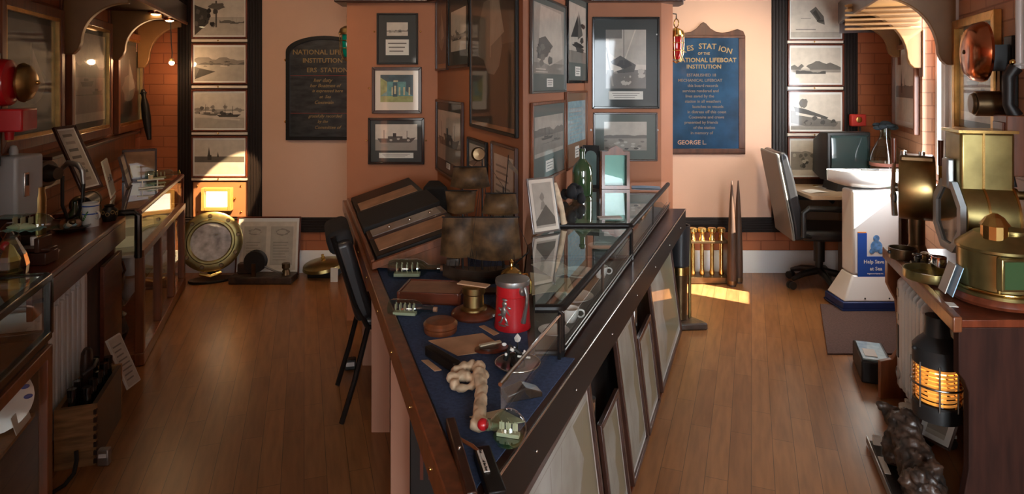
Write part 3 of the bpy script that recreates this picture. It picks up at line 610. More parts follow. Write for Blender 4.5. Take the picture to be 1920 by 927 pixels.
# ================================================================ LEFT COUNTER
def cf(Y): return -1.737-.333*(Y-2.337)
FD=V((-.333,1,0)).normalized(); FN=V((FD.y,-FD.x,0)); rzF=math.atan2(FD.y,FD.x)   # local x runs away from the viewer, local -y faces the aisle
def cpt(Y,back=0,z=0): return V((cf(Y),Y,z))-FN*back
ZC=.86
o=thing('mahogany_counter','long polished mahogany counter over the white radiator on the left','counter',cpt(2.31),rzF); Lc=(3.55-2.31)*math.sqrt(1+.333**2)
MB().box((Lc/2,.182,ZC-.0125),(Lc,.360,.025)).build('worktop','mahogx',o,bevel=.005)
MB().box((Lc/2,.012,ZC-.075),(Lc,.02,.098)).build('fascia','mahogx',o,bevel=.002)
MB().box((Lc-.17,.03,.40),(.34,.02,.545)).build('front_panel','mahogx',o,bevel=.002)
MB().box((Lc-.02,.20,.375),(.03,.30,.74)).build('end_panel','brownw',o)
MB().box((Lc-.17,.026,.06),(.34,.02,.115)).build('plinth','brownw',o)
# ---- radiator
def radiator(lab,base,rz,n,h,dp,pitch,ctrl=1,zb=.07):
    o=thing('oil_radiator',lab,'radiator',base,rz); L=n*pitch
    for k in range(n):
        x=k*pitch+pitch/2; mb=MB()
        mb.pyz([(-dp/2,zb+.03),(-dp/2,zb+h-.04),(-dp/2+.03,zb+h),(dp/2-.03,zb+h),(dp/2,zb+h-.04),(dp/2,zb+.03),(dp/2-.03,zb),(-dp/2+.03,zb)],x-.008,x+.008)
        mb.box((x,-dp/2+.012,zb+h/2),(pitch*.72,.022,h-.12)); mb.box((x,dp/2-.012,zb+h/2),(pitch*.72,.022,h-.12))
        mb.build('fin','radiator',o,bevel=.005)
    x=L+.03 if ctrl>0 else -.03
    MB().pyz([(-dp/2-.005,zb+.02),(-dp/2-.005,zb+h-.03),(-dp/2+.03,zb+h+.005),(dp/2-.03,zb+h+.005),(dp/2,zb+h-.03),(dp/2,zb+.02)],x-.025,x+.03).build('control_housing','whitegloss',o,bevel=.01)
    mb=MB(); mb.cyl((0,-dp/2+.03,zb+h*.82),(L,-dp/2+.03,zb+h*.82),.013); mb.cyl((0,-dp/2+.03,zb+.07),(L,-dp/2+.03,zb+.07),.013); mb.build('oil_pipe','radiator',o)
    for xx in(.05,L-.03):
        mb=MB(); mb.box((xx,0,zb-.012),(.03,dp*.9,.014)); mb.build('foot','white',o)
        for yy in(-dp*.3,dp*.3): MB().cyl((xx-.012,yy,.026),(xx+.012,yy,.026),.026,n=16).build('caster','black',o)
    return o,x
p=cpt(2.48,.13); o,x=radiator('white oil-filled column radiator standing under the mahogany counter',V((p.x,p.y,0)),rzF,9,.64,.13,.068,ctrl=1)
# ---- far glass cabinet
def gf(Y): return -2.094-.345*(Y-3.59)
GD=V((-.345,1,0)).normalized(); GN=V((GD.y,-GD.x,0)); rzG=math.atan2(GD.y,GD.x)
L=(5.02-3.60)*math.sqrt(1+.345**2); g0=V((gf(3.60),3.60,0)); dpt=.40; ZG=.885
o=thing('glass_display_cabinet','wood and glass display cabinet at the far end of the left counter','display cabinet',g0,rzG)
mb=MB(); r=.016
for a,b in(((0,0),(L,0)),((0,dpt),(L,dpt)),((0,0),(0,dpt)),((L,0),(L,dpt))): mb.tube([(a[0],a[1],ZG-r),(b[0],b[1],ZG-r)],r,8)
for x,y in((L,0),(0,dpt),(L,dpt)): mb.cyl((x,y,.64),(x,y,ZG-r),.012,n=10)
mb.build('top_rail','mahog',o)
mb=MB(); mb.tube([(-.02,.16,ZG-.012),(-.02,.02,ZG-.012),(-.02,0,ZG-.03),(-.02,0,.62)],.019,10); mb.build('black_post','gloss_black',o)
MB().box((L/2,dpt/2,ZG-.008),(L-.03,dpt-.03,.008)).build('glass_top','glass_top',o)
mb=MB(); mb.box((L/2,0,.76),(L-.04,.005,.21)); mb.box((L,dpt/2,.76),(.005,dpt-.03,.21)); mb.build('glass_pane','glass_clear',o)
mb=MB(); mb.box((L/2,0,.635),(L,.05,.04)); mb.box((L,dpt/2,.635),(.04,dpt,.04)); mb.box((L/2,.0,.04),(L,.05,.07)); mb.build('rail','brownw',o,bevel=.004)
MB().box((L/2,dpt/2+.01,.62),(L-.04,dpt-.04,.015)).build('shelf',mat('shelfgrey',(.42,.40,.36),.6),o)
for x in(.025,L*.36,L*.68,L-.025): MB().box((x,0,.345),(.045,.045,.54)).build('stile','brownw',o,bevel=.004)
for k,(a,b) in enumerate(((.05,L*.36-.02),(L*.36+.02,L*.68-.02),(L*.68+.02,L-.05))):
    q=MB().box(((a+b)/2,.004,.345),(b-a,.004,.54)).build('glass_door','glass_clear',o)
    if k==0: MB().lathe([(.002,0),(.010,.004),(.013,.014),(.002,.02)],((a+.02),-.0,.42),axis=(0,-1,0),n=12).build('knob','silver',q)
MB().box((L/2,dpt-.01,.33),(L-.03,.015,.58)).build('back_panel','mahog',o); MB().box((L/2,dpt/2,.05),(L-.03,dpt-.03,.03)).build('base_board','brownw',o)
MB().box((L/2,dpt*.55,.34),(L-.06,dpt-.12,.008)).build('glass_shelf','glass_top',o)
def gp(x,y,z): return g0+GD*x-GN*y+V((0,0,z))
def vase(lab,p,s,m,prof,cat='jug',name='jug',grp=None):
    o=thing(name,lab,cat,p,group=grp); MB().lathe([(r*s,z*s) for r,z in prof]).build('body',m,o); return o
JUG=[(.001,0),(.05,0),(.07,.03),(.075,.09),(.05,.15),(.028,.17),(.028,.2),(.034,.21),(.026,.21),(.022,.17)]
o=vase('dark glazed stoneware jug behind the glass door of the far cabinet',gp(.22,.2,.352),1.1,'bronze',JUG); MB().tube([(.03,0,.2),(.08,0,.2),(.095,0,.15),(.07,0,.1)],.007,8).build('handle','bronze',o)
vase('white porcelain bottle in the middle of the far glass cabinet',gp(.66,.18,.352),.9,'ceramic',JUG,'bottle','porcelain_bottle'); vase('white porcelain bottle at the far end of the glass cabinet',gp(1.25,.16,.352),.9,'ceramic',JUG,'bottle','porcelain_bottle')
vase('brown lidded pot low in the far glass cabinet',gp(.25,.2,.067),1.2,'driftwood',[(.001,0),(.06,0),(.08,.05),(.06,.12),(.07,.13),(.03,.16),(.001,.17)],'pot','lidded_pot')
for k,(x,lab) in enumerate(((.35,'pale paper sheet lying inside the near end of the far glass cabinet'),(.95,'pale paper sheet lying inside the far end of the glass cabinet'))):
    tag(MB().box((0,0,.002),(.3,.2,.003)).build('paper_sheet','paper',loc=gp(x,.2,.628),rot=(0,0,rzG+.2)),lab,'paper')
# ---- near glass cabinet with plates
def nf(Y): return -1.66-.33*(Y-2.29)
n0=V((nf(2.29),2.29,0)); dn=V((-.33,1,0)).normalized(); nn=V((dn.y,-dn.x,0)); rzN=math.atan2(dn.y,dn.x); Ln=1.0; ND=.36
def npt(x,y,z): return n0-dn*x-nn*y+V((0,0,z))
o=thing('corner_display_cabinet','near left cabinet with black-framed glass top over wooden glazed doors','display cabinet',n0,rzN)
mb=MB(); e=.028
for z in(.905,.70):
    mb.box((-Ln/2,0,z),(Ln,e,e)); mb.box((-Ln/2,ND,z),(Ln,e,e)); mb.box((0,ND/2,z),(e,ND,e))
for x,y in((0,0),(0,ND)): mb.box((x,y,.80),(e,e,.20))
mb.build('black_frame','gloss_black',o,bevel=.004)
mb=MB(); mb.box((-Ln/2,0,.80),(Ln-.03,.004,.18)); mb.box((0,ND/2,.80),(.004,ND-.03,.18)); mb.build('glass_pane','glass_clear',o); MB().box((-Ln/2,ND/2,.912),(Ln-.02,ND-.03,.006)).build('glass_top','glass_top',o)
MB().box((-Ln/2,ND/2,.675),(Ln,ND,.022)).build('cabinet_floor','darkw',o)
mb=MB(); mb.box((-.024,0,.33),(.045,.03,.66)); mb.build('stile','brownw',o,bevel=.003); MB().box((-Ln/2,0,.645),(Ln,.03,.04)).build('rail','brownw',o,bevel=.003); MB().box((-Ln/2,0,.03),(Ln,.03,.06)).build('rail','brownw',o,bevel=.003)
MB().box((0.0,ND/2+.01,.33),(.02,ND-.02,.66)).build('end_panel','darkw',o); MB().box((-Ln/2,ND-.01,.33),(Ln,.02,.66)).build('back_panel',mat('cabback',(.13,.055,.022),.5),o); MB().box((-Ln/2,ND/2,.02),(Ln,ND-.03,.02)).build('base_board','brownw',o)
MB().box((-Ln/2-.02,-.0,.34),(Ln-.06,.004,.57)).build('glass_door','glass_clear',o)
MB().box((-Ln/2,ND/2,.43),(Ln-.05,ND-.06,.012)).build('shelf','oak',o)
q=thing('dinner_plate','white plate with a blue flowered rim standing in the near left cabinet','plate',npt(.15,.10,.4365),R(39))
pl=[(.001,.0),(.07,.0),(.085,.006),(.135,.016),(.136,.02),(.085,.010),(.001,.006)]
tl=Matrix.Rotation(R(-12),3,'X')
pl=[(a*.76,b*.76) for a,b in pl]; MB().lathe(pl,(0,0,.108),axis=(0,-1,.12)).build('plate','ceramic',q); mb=MB()
for k in range(14):
    a=2*math.pi*k/14; mb.sph((.086*math.cos(a),-.015-.012*math.sin(a),.1045+.086*math.sin(a)),(.013,.003,.008),8,5)
mb.build('blue_flowers','blue',q)
tag(MB().box((0,0,.03),(.12,.002,.06)).build('caption_card','paper',loc=npt(.125,.03,.4375),rot=(R(-15),0,rzN)),'white folded caption card in front of the blue-rimmed plate','card')
tag(MB().sheet(lambda u,v:((u-.5)*.24,(v-.5)*.2,.002+.02*u*u),6,6).build('folded_chart','cream',loc=npt(.20,.12,.045),rot=(0,0,rzN)),'crumpled cream chart on the floor of the near left cabinet','chart')
tag(MB().lathe([(.001,0),(.05,0),(.07,.02),(.05,.05),(.02,.06),(.001,.06)]).build('brown_bowl','copper',loc=npt(.2,.16,.688)),'small brown bowl inside the black-framed glass top at left','bowl')
# ---- items on the left counter
def onc(px,py,z=ZC): return PZ(px,py,z)
# grey metal box on a plinth
p=P(24,400,3.0); o=thing('signal_box','pale grey metal box with a slotted hasp at the left edge of the counter','box',(-2.262,2.93,ZC+.001),0)
b=.34; zt=1.268-ZC; zb=.9875-ZC
MB().box((0,.0,zb/2),(.10,.16,zb-.002)).build('plinth','ebony',o,bevel=.004)
MB().box((0,0,(zt+zb)/2),(.115,.17,zt-zb)).build('case','greymetal',o,bevel=.014,seg=3)
MB().box((.061,-.03,zb+.15),(.010,.03,.11)).build('hasp','silver',o,bevel=.003); MB().box((.067,-.03,zb+.17),(.006,.010,.05)).build('slot','black',o); MB().lathe([(.018,0),(.018,.02),(.012,.04),(.001,.045)],(-.02,0,zt)).build('top_knob','greymetal',o)
p=P(86,372,3.12); o=thing('signal_lamp','dark grey tubular lamp head on a chrome post beside the grey metal box','lamp',(p.x,3.12,ZC+.001))
mb=MB(); zz=zpy(325,3.12)-ZC; mb.cyl((-.06,0,zz),(.02,-.01,zz),.062,.062); mb.cyl((.02,-.01,zz),(.075,-.02,zz),.045,.03); mb.sph((-.06,0,zz),.061); mb.build('lamp_head','gunmetal',o)
MB().cyl((-.05,0,0),(-.05,0,zz-.05),.018).build('post','silver',o); MB().lathe([(.001,0),(.06,0),(.06,.015),(.03,.02),(.001,.02)],(-.05,0,0)).build('base','gunmetal',o)
p=P(121,350,3.20); o=thing('gas_mask_hose','grey bent hose and dark strap hanging behind the lamp','hose',(p.x-.045,3.32,ZC+.002))
z3=zpy(305,3.42)-ZC; mb=MB(); mb.tube([(-.06,0,z3-.03),(-.02,0,z3+.01),(.03,0,z3),(.055,0,z3-.03),(.06,0,z3-.10)],[.010,.014,.016,.014,.010],12); mb.build('hose','pewter',o); MB().tube([(-.05,.0,z3-.06),(-.05,0,.1),(-.02,0,.03),(.03,0,.05),(.055,0,.12),(.06,0,z3-.10)],.009,10).build('strap','blackleather',o); MB().lathe([(.001,0),(.036,0),(.036,.02),(.03,.03),(.001,.03)],(0,0,0)).build('stand','darkw',o)
p=P(86,390,3.15); o=thing('shell_case','upright brass shell case behind the bottled ship','shell case',(p.x+.075,3.0,ZC+.001)); MB().lathe([(.001,0),(.036,0),(.036,.008),(.031,.014),(.031,.20),(.026,.225),(.026,.25),(.022,.25),(.02,.2)]).build('case','brassdk',o)
# bottled ship
p=V((bx(66,2.62),2.62,ZC+.051)); o=thing('bottled_ship','large pale blue glass bottle holding a ship, lying on a dark cradle','ship in a bottle',p,.12)
rb=.046; L0=.30
mb=MB(); mb.lathe([(.001,0),(.04,0),(rb,.02),(rb,.15),(.038,.18),(.02,.20),(.018,.225),(.022,.227),(.022,.235),(.001,.235)],(-.13,0,rb+.062),axis=(1,0,0)); mb.build('bottle','bottleglass',o)
mb=MB(); mb.box((-.03,0,-.025),(.19,.09,.048)); mb.box((-.09,0,.03),(.02,.09,.058)); mb.box((.03,0,.03),(.02,.09,.058)); mb.box((-.03,0,.008),(.2,.06,.014)); mb.build('cradle','darkw',o,bevel=.003)
q=MB().sheet(lambda u,v:(-.115+.14*u,(v-.5)*.075,.088+.004*math.sin(u*20)*math.cos(v*9)),16,6).build('sea','seablue',o)
mb=MB(); mb.lathe([(.001,-.06),(.014,-.03),(.016,.02),(.001,.07)],(-.05,0,.099),axis=(1,0,0)); mb.build('hull','cream',o); mb=MB()
for k in(-.08,-.05,-.02):
    mb.cyl((k,0,.10),(k,0,.145),.0012,n=6); mb.box((k+.004,0,.125),(.002,.03,.028))
mb.build('sails','cream',o)
p=V((bx(34,2.5),2.46,ZC+.001)); o=thing('brass_hand_lamp','little brass lamp with a red glass knob at the left end of the counter','lamp',p)
MB().lathe([(.001,0),(.04,0),(.042,.012),(.018,.03),(.014,.08),(.03,.10),(.032,.12),(.02,.135),(.001,.14)]).build('body','brassdk',o); MB().sph((0,-.02,.115),.019).build('red_knob','red',o); MB().lathe([(.02,.135),(.028,.15),(.03,.18),(.012,.2),(.001,.2)]).build('glass_cap','glass_top',o)
# faceted glass decanter on the near cabinet top
p=PZ(18,515,.916); o=thing('glass_decanter','clear cut-glass pyramid ornament on the near left glass top','ornament',p)
mb=MB(); mb.lathe([(.001,0),(.056,0),(.06,.03),(.05,.07),(.025,.12),(.01,.15),(.001,.155)],n=7); mb.build('body','bottleglass',o,ang=10); MB().lathe([(.001,.012),(.03,.012),(.036,.05),(.012,.10),(.001,.11)],n=6).build('amber_core','brassbr',o,ang=10); 
tag(MB().lathe([(.001,0),(.03,0),(.045,.012),(.04,.016),(.001,.008)]).build('small_dish','ceramic',loc=PZ(10,522,.916)-V((0.02,.08,0))),'small white dish on the near glass top at the left edge','dish')
p=onc(85,474); tag(MB().box((0,0,.0015),(.10,.045,.003)).build('caption_card','paper',loc=p,rot=(0,0,.5)),'small pale card lying flat on the mahogany counter','card')
p=onc(60,460); tag(MB().lathe([(.001,0),(.012,0),(.014,.04),(.012,.045),(.001,.045)],n=12).build('thimble_cup','ceramic',loc=p+V((.03,-.03,.001))),'tiny white cup standing below the bottled ship','cup')
# seashell heap and dish
p=onc(132,432); o=thing('shell_dish','dark metal dish of seashells and corals before the white mug','dish',p); MB().lathe([(.001,0),(.05,0),(.085,.016),(.088,.02),(.05,.006),(.001,.005)]).build('dish','gunmetal',o)
rn=random.Random(8)
for k in range(9):
    a=rn.uniform(0,6.28); r=rn.uniform(0,.05); s_=rn.uniform(.014,.022); MB().sph((r*math.cos(a),r*math.sin(a),.006+s_*.8+(k%3)*.010),(s_,s_*.8,s_*.75),10,6).build('seashell',['tan','cream','bronze','seablue'][k%4],o)
p=onc(118,425); o=thing('green_bottle','squat green glass bottle behind the shell dish','bottle',p+V((0.0,.09,0))); MB().lathe([(.001,0),(.032,0),(.034,.05),(.015,.08),(.012,.11),(.015,.115)]).build('body','greenglass',o)
# mug
p=onc(170,424); o=thing('white_mug','white mug with blue bands and a green sprig on the counter','mug',p,-.4); h_=hgt(424,380,p.y); rr=14*p.y/F
MB().lathe([(.001,0),(rr,0),(rr,.006),(rr,h_),(rr-.004,h_),(rr-.005,.01),(.001,.01)]).build('body','ceramic',o)
mb=MB()
for z in(h_*.55,h_*.88): mb.lathe([(rr+.0004,z-.003),(rr+.001,z-.003),(rr+.001,z+.003),(rr+.0004,z+.003)])
mb.build('blue_band','blue',o); mb=MB()
for k in range(5): mb.sph((rr*math.sin(.15*k),-rr*math.cos(.15*k),h_*.3+.01*k),(.009,.003,.004),8,5,Matrix.Rotation(.6*k,3,'Y'))
mb.build('green_sprig',mat('sprig',(.08,.22,.06),.5),o)
MB().torus((rr+.012,0,h_*.5),.018,.005,axis=(0,1,0)).build('handle','ceramic',o)
p=onc(194,418); o=thing('ornate_pot','small dark pot with gilt scrollwork just right of the white mug','pot',p+V((0,.05,0))); MB().lathe([(.001,0),(.03,0),(.04,.03),(.036,.06),(.022,.075),(.026,.085),(.02,.085)]).build('body','ebony',o); mb=MB()
for k in range(10): mb.torus((.038*math.cos(k*.628),.038*math.sin(k*.628),.04+.01*(k%2)),.009,.002,axis=(math.cos(k*.628),math.sin(k*.628),0),n=12,m=6)
mb.build('gilt_scroll','goldpaint',o)
p=onc(150,402); o=thing('brass_ring_fitting','bronze porthole ring standing on edge behind the mug','fitting',p); MB().torus((0,0,.052),.04,.013,axis=(.55,-.8,0)).build('ring','bronze',o); MB().lathe([(.001,0),(.045,0),(.045,.006),(.001,.006)]).build('foot','bronze',o)
p=onc(178,392); o=thing('leather_cylinder','black leather cylinder lying behind the white mug','case',p+V((-.015,-.03,.001)),rzF); MB().cyl((-.13,0,.05),(.07,0,.05),.05,n=24).build('case','blackleather',o,bevel=.004); MB().torus((.04,0,.05),.051,.004,axis=(1,0,0)).build('band','bronze',o)
# leaning document frame (seen edge on)
A=P(166,362,3.30);B=P(186,350,3.42)
def lean3(name,lab,BL,BR,TL,**k):
    BL=V(BL);BR=V(BR);TL=V(TL); u=(BR-BL).normalized(); v=(TL-BL); v=v-u*v.dot(u); h=v.length; v.normalize(); w=(BR-BL).length
    o=framed(name,lab,(0,0,0),(w,0,0),h,**k); n=u.cross(v); M3=Matrix((u,-n,v)).transposed(); o.rotation_euler=M3.to_euler(); o.location=(BL+BR)/2; return o
lean3('framed_document','long narrow framed document tilting steeply beside the leather cylinder',P(150,362,3.32),P(190,352,3.46),P(104,240,3.36),fm='darkw',mm='matboard_cl',fw=.014,inset=(.008,.008,.01,.01),kind='ladder',seed=71)
# things on the far cabinet top
framed('photo_card','black and white photo card of boats leaning on the far left glass top',gp(.42,.24,ZG+.001),gp(.66,.27,ZG+.001),.235,fm='matboard_cl',mm='matboard_cl',fw=.006,fd=.006,inset=(.004,.004,.01,.01),kind='boats',seed=72,lean=.05)
framed('framed_photograph','dark-framed photo with white mount and a red dot behind the boats photo card',gp(.84,.245,ZG+.001),gp(1.10,.275,ZG+.001),.215,fm='darkw',mm='matboard_cl',fw=.010,inset=(.012,.012,.012,.012),kind='chapel',seed=73,lean=.05)
o=thing('glazed_case','small dark glazed case in the far left corner of the glass cabinet top','case',gp(1.28,.25,ZG+.001),rzG-R(90)+.2)
mb=MB(); w=.21;h=.22
for x in(-w/2,w/2): 
    for y in(-.04,.04): mb.box((x,y,h/2),(.012,.012,h))
for z in(.006,h-.006):
    mb.box((0,-.04,z),(w,.012,.012)); mb.box((0,.04,z),(w,.012,.012)); mb.box((-w/2,0,z),(.012,.08,.012)); mb.box((w/2,0,z),(.012,.08,.012))
mb.build('case_frame','darkw',o); MB().box((0,-.04,h/2),(w-.012,.003,h-.024)).build('glass_pane','glass_clear',o); MB().box((0,.036,h/2),(w-.012,.003,h-.024)).build('back_board','tan',o); MB().box((-.03,0,.06),(.06,.02,.09)).build('parcel','cream',o)
o=thing('bottled_ship','clear glass bottle with a small ship on the far end of the left glass cabinet','ship in a bottle',gp(1.22,.09,ZG),rzG-R(60))
MB().lathe([(.001,0),(.03,0),(.036,.015),(.036,.15),(.030,.17),(.014,.185),(.013,.215),(.017,.217),(.017,.226),(.001,.226)],(-.11,0,.037),axis=(1,0,0)).build('bottle','bottleglass',o)
mb=MB(); mb.box((-.03,0,.016),(.1,.03,.008))
for k in(-.06,-.035,-.01,.015): mb.cyl((k,0,.02),(k,0,.058),.0012,n=6); mb.box((k,0,.042),(.002,.02,.022))
mb.build('ship','cream',o); MB().torus((.118,0,.037),.017,.003,axis=(1,0,0)).build('bottle_lip','brassbr',o)
o=thing('caption_stand','small white caption stand on the left glass cabinet beneath the framed photo','stand',gp(.86,.10,ZG),rzG-R(75)); mb=MB(); mb.box((0,0,.05),(.16,.03,.007)); mb.box((-.05,0,.025),(.006,.02,.048)); mb.box((.04,0,.025),(.006,.02,.048)); mb.box((0,-.03,.003),(.15,.04,.005)); mb.build('stand','white',o); MB().cyl((0,0,.054),(0,0,.08),.014).build('candle','cream',o)
# ---- bottle crate
c0=ground(180,872); W,Lx,Hh=.150,.42,.25
o=thing('wooden_crate','dovetailed wooden crate full of dark bottles on the floor by the radiator','crate',c0,rzF)
t=.018; mb=MB(); mb.box((t/2,W/2,Hh/2),(t,W,Hh)); mb.build('near_board','crate',o); MB().box((Lx-t/2,W/2,Hh/2),(t,W,Hh)).build('far_board','crate',o)
MB().box((Lx/2,t/2,Hh/2),(Lx-2*t,t,Hh)).build('side_board','darkw',o); MB().box((Lx/2,W-t/2,Hh/2),(Lx-2*t,t,Hh)).build('side_board','crate',o); MB().box((Lx/2,W/2,.012),(Lx-2*t,W-2*t,.02)).build('bottom_board','crate',o)
mb=MB()
for k in range(7): mb.box((-.0005,.001,.02+k*.034),(.02,.012,.017))
mb.build('dovetails','driftwood',o)
BOT=[(.001,0),(.023,0),(.0245,.01),(.0245,.16),(.021,.195),(.015,.215),(.013,.27),(.017,.272),(.017,.285),(.001,.285)]
def cp(x,y,z): return c0+FD*x-FN*y+V((0,0,z))
b0=None; spots=[(.055,.047),(.055,.109) if 0 else (.055,.102),(.135,.047),(.135,.102),(.215,.047),(.30,.047),(.37,.047),(.37,.102)]
labs=['in the front row of the crate on the aisle side','in the front row of the crate on the counter side','in the second row of the crate on the aisle side','in the second row of the crate on the counter side','in the third row of the crate beside the holster','in the fourth row of the crate on the aisle side','in the back corner of the crate nearest the aisle','in the back corner of the crate nearest the counter']
for k,(x,y) in enumerate(spots):
    p=cp(x,y,.0225)
    if b0 is None:
        b0=thing('wine_bottle','dark empty bottle '+labs[k],'bottle',p,group='dark bottles in the wooden crate'); MB().lathe(BOT).build('bottle_glass','darkglass',b0); MB().lathe([(.0175,.255),(.0185,.255),(.0185,.286),(.0175,.286)]).build('collar','gloss_black',b0)
    else: copytree(b0,p,label='dark empty bottle '+labs[k])
p=cp(.26,.104,.023); o=thing('leather_boot','worn brown leather holster standing up among the crate bottles','holster',p,rzF); MB().lathe([(.001,0),(.04,0),(.045,.1),(.05,.22),(.06,.30),(.05,.36),(.03,.375),(.001,.375)],sx=.7,sy=.42).build('body','driftwood',o); MB().tube([(-.06,0,.28),(-.03,-.035,.30),(.02,-.035,.31),(.06,0,.30)],.008,8).build('strap','blackleather',o)
o=thing('glass_block','small silvery glass block on the floor at the crate corner','block',c0+V((.035,.0,0)),.1); MB().box((0,0,.035),(.045,.03,.068)).build('block','pewter',o,bevel=.005); MB().box((0,-.0165,.045),(.03,.003,.015)).build('label_strip','white',o)
# leaning info card
o=lean3('information_card','pale printed card leaning between the crate and the counter panel',P(237,733,3.12),P(262,714,3.22),P(217,628,3.20),fm='paper',mm='paper',fw=.004,fd=.004,inset=(.004,.004,.004,.004),kind='text',seed=74,cat='card')
p=ground(105,905)+V((.05,0,0)); tag(MB().tube([p+V((-.0,.045,.10)),p+V((.012,.03,.07)),p+V((.015,.01,.03)),p+V((.005,-.03,.008)),p+V((-.03,-.15,.008))],.008,8).build('power_cable','rubber'),'black cable curling on the floor beside the near left cabinet','cable')
# ================================================================ items along the back wall, left
# porthole
Yp=5.10; c=P(382,457,Yp); o=thing('brass_porthole','large round brass porthole leaning on the back wall beside the left cabinet','porthole',(c.x+.03,Yp+.06,0),R(22))
zc=c.z; rr=.235; tilt=(0,-1,.14)
mb=MB(); mb.lathe([(.150,-.01),(.150,.012),(.158,.022),(.172,.022),(.18,.012),(.225,.012),(.238,.004),(.238,-.01)],(0,0,zc),n=48,axis=tilt); mb.build('flange','brassol',o)
MB().lathe([(.001,.0),(.152,.0),(.152,.004),(.001,.004)],(0,0,zc),n=40,axis=tilt).build('glass_disc',mat('portglass',(.55,.56,.56),.1,coat=1,var=.45,scale=14),o)
q=V(tilt).to_track_quat('Z','Y').to_matrix()
for k in range(9):
    a=2*math.pi*(k+.3)/9; p=V((0,0,zc))+q@V((.205*math.cos(a),.205*math.sin(a),.012)); MB().cyl(p,p+q@V((0,0,.014)),.017,.013,12).build('bolt','bronze',o)
MB().sph(V((0,0,zc))+q@V((.04,.06,.002)),(.025,.05,.006),14,8).build('dent','silver',o)
MB().tube([(-.08,-.045,.075),(0,-.06,.055),(.08,-.045,.075)],.014,10).build('hinge_bar','brassbr',o); MB().pxy([(.17*math.cos(a/16*math.pi*2),-.0+.09*math.sin(a/16*math.pi*2)) for a in range(16)],0,.02).build('base','ebony',o,bevel=.005)
MB().box((0,.06,.07),(.06,.02,.12)).build('rear_prop','ebony',o)
framed('framed_certificates','pair of printed certificates in one thin frame leaning on the back wall',(bx(441,5.28),5.28,.012),(bx(561,5.28),5.28,.012),.475,fm='mahog',mm='matboard_cl',fw=.012,inset=(.02,.02,.03,.03),kind='docs',seed=75,lean=.06,cat='framed print')
p=ground(500,522); o=thing('rope_pulley_block','dark round pulley wheel mounted on a weathered plank before the certificates','pulley',(p.x+.01,5.14,0),0)
MB().box((0,0,.03),(.50,.16,.055)).build('plank','driftwood',o,bevel=.006); MB().box((-.15,.04,.10),(.13,.07,.08)).build('block','driftwood',o,bevel=.006)
zc=.20; mb=MB(); mb.lathe([(.001,-.03),(.085,-.03),(.088,-.022),(.07,-.012),(.07,.012),(.088,.022),(.085,.03),(.001,.03)],(-.055,-.02,zc-.03),n=32,axis=(0,-1,0)); mb.build('wheel','black',o)
MB().box((-.055,-.06,.10),(.03,.015,.12)).build('fork','bronze',o); MB().tube([(.02,-.03,.13),(.10,-.02,.09),(.19,-.02,.07)],.008,8).build('lever','gunmetal',o); MB().lathe([(.001,0),(.035,0),(.03,.03),(.022,.045),(.032,.055),(.032,.09),(.001,.09)],(.18,0,.058)).build('cup','bronze',o)
p=ground(600,526); o=thing('brass_gong','tarnished brass dish-shaped gong with a centre knob lying tilted against the wall','gong',(p.x,p.y+.1,0),0)
ax=(-.10,-.12,1); c=(0.0,0,.115); MB().lathe([(.001,.02),(.04,.022),(.12,.01),(.165,-.005),(.172,-.03),(.165,-.03),(.12,.0),(.001,.01)],c,axis=ax,n=40).build('gong','brassol',o); MB().lathe([(.001,.075),(.012,.07),(.01,.055),(.02,.045),(.012,.03),(.022,.018),(.001,.018)],c,axis=ax,n=16).build('knob','brassbr',o); MB().box((0,.02,.042),(.24,.14,.08)).build('wood_block','ebony',o,bevel=.006)
p=ground(628,527); tag(MB().box((0,0,.055),(.055,.02,.11)).build('caption_card','paper',loc=(p.x,p.y-.02,0)),'small white folded card standing on the floor beside the brass gong','card')
# ================================================================ lanterns on the partition corners
def lantern(lab,p,lens,s=1,br='brassdk'):
    o=thing('ship_lantern',lab,'lantern',p); 
    MB().lathe([(.052*s,-.012),(.055*s,0),(.05*s,.012),(.045*s,.03),(.02*s,.05),(.001,.052)]).build('cap',br,o)
    MB().lathe([(.036*s,0),(.04*s,-.06*s),(.036*s,-.12*s),(.02*s,-.155*s),(.001,-.16*s)]).build('lens',lens,o)
    mb=MB()
    for k in range(6):
        a=k*math.pi/3; mb.tube([(.048*s*math.cos(a)*f,.048*s*math.sin(a)*f,z*s) for f,z in((1,0),(1.02,-.06),(.95,-.12),(.6,-.165),(.0,-.182))],.003,6)
    for z,r in((-.05,.05),(-.1,.05)): mb.torus((0,0,z*s),r*s,.003)
    mb.build('cage',br,o); MB().torus((0,0,.085),.03,.004,axis=(1,.3,0)).build('ring',br,o)
    MB().tube([(0,0,.112),(0,.0,.15),(-math.copysign(.10,p[0]),-.02,.16),(-math.copysign(.14,p[0]),-.079,.16)],.005,6).build('hook_arm','black',o); return o
o=lantern('green-lensed caged lantern at the left corner of the partition',(bx(651,4.56),4.56,zpy(62,4.56)),'greenlens',1.1)
o=lantern('red-lensed brass caged lantern at the right corner of the partition',(bx(1268,4.56),4.56,zpy(66,4.56)),'redlens',1.1,'brass')
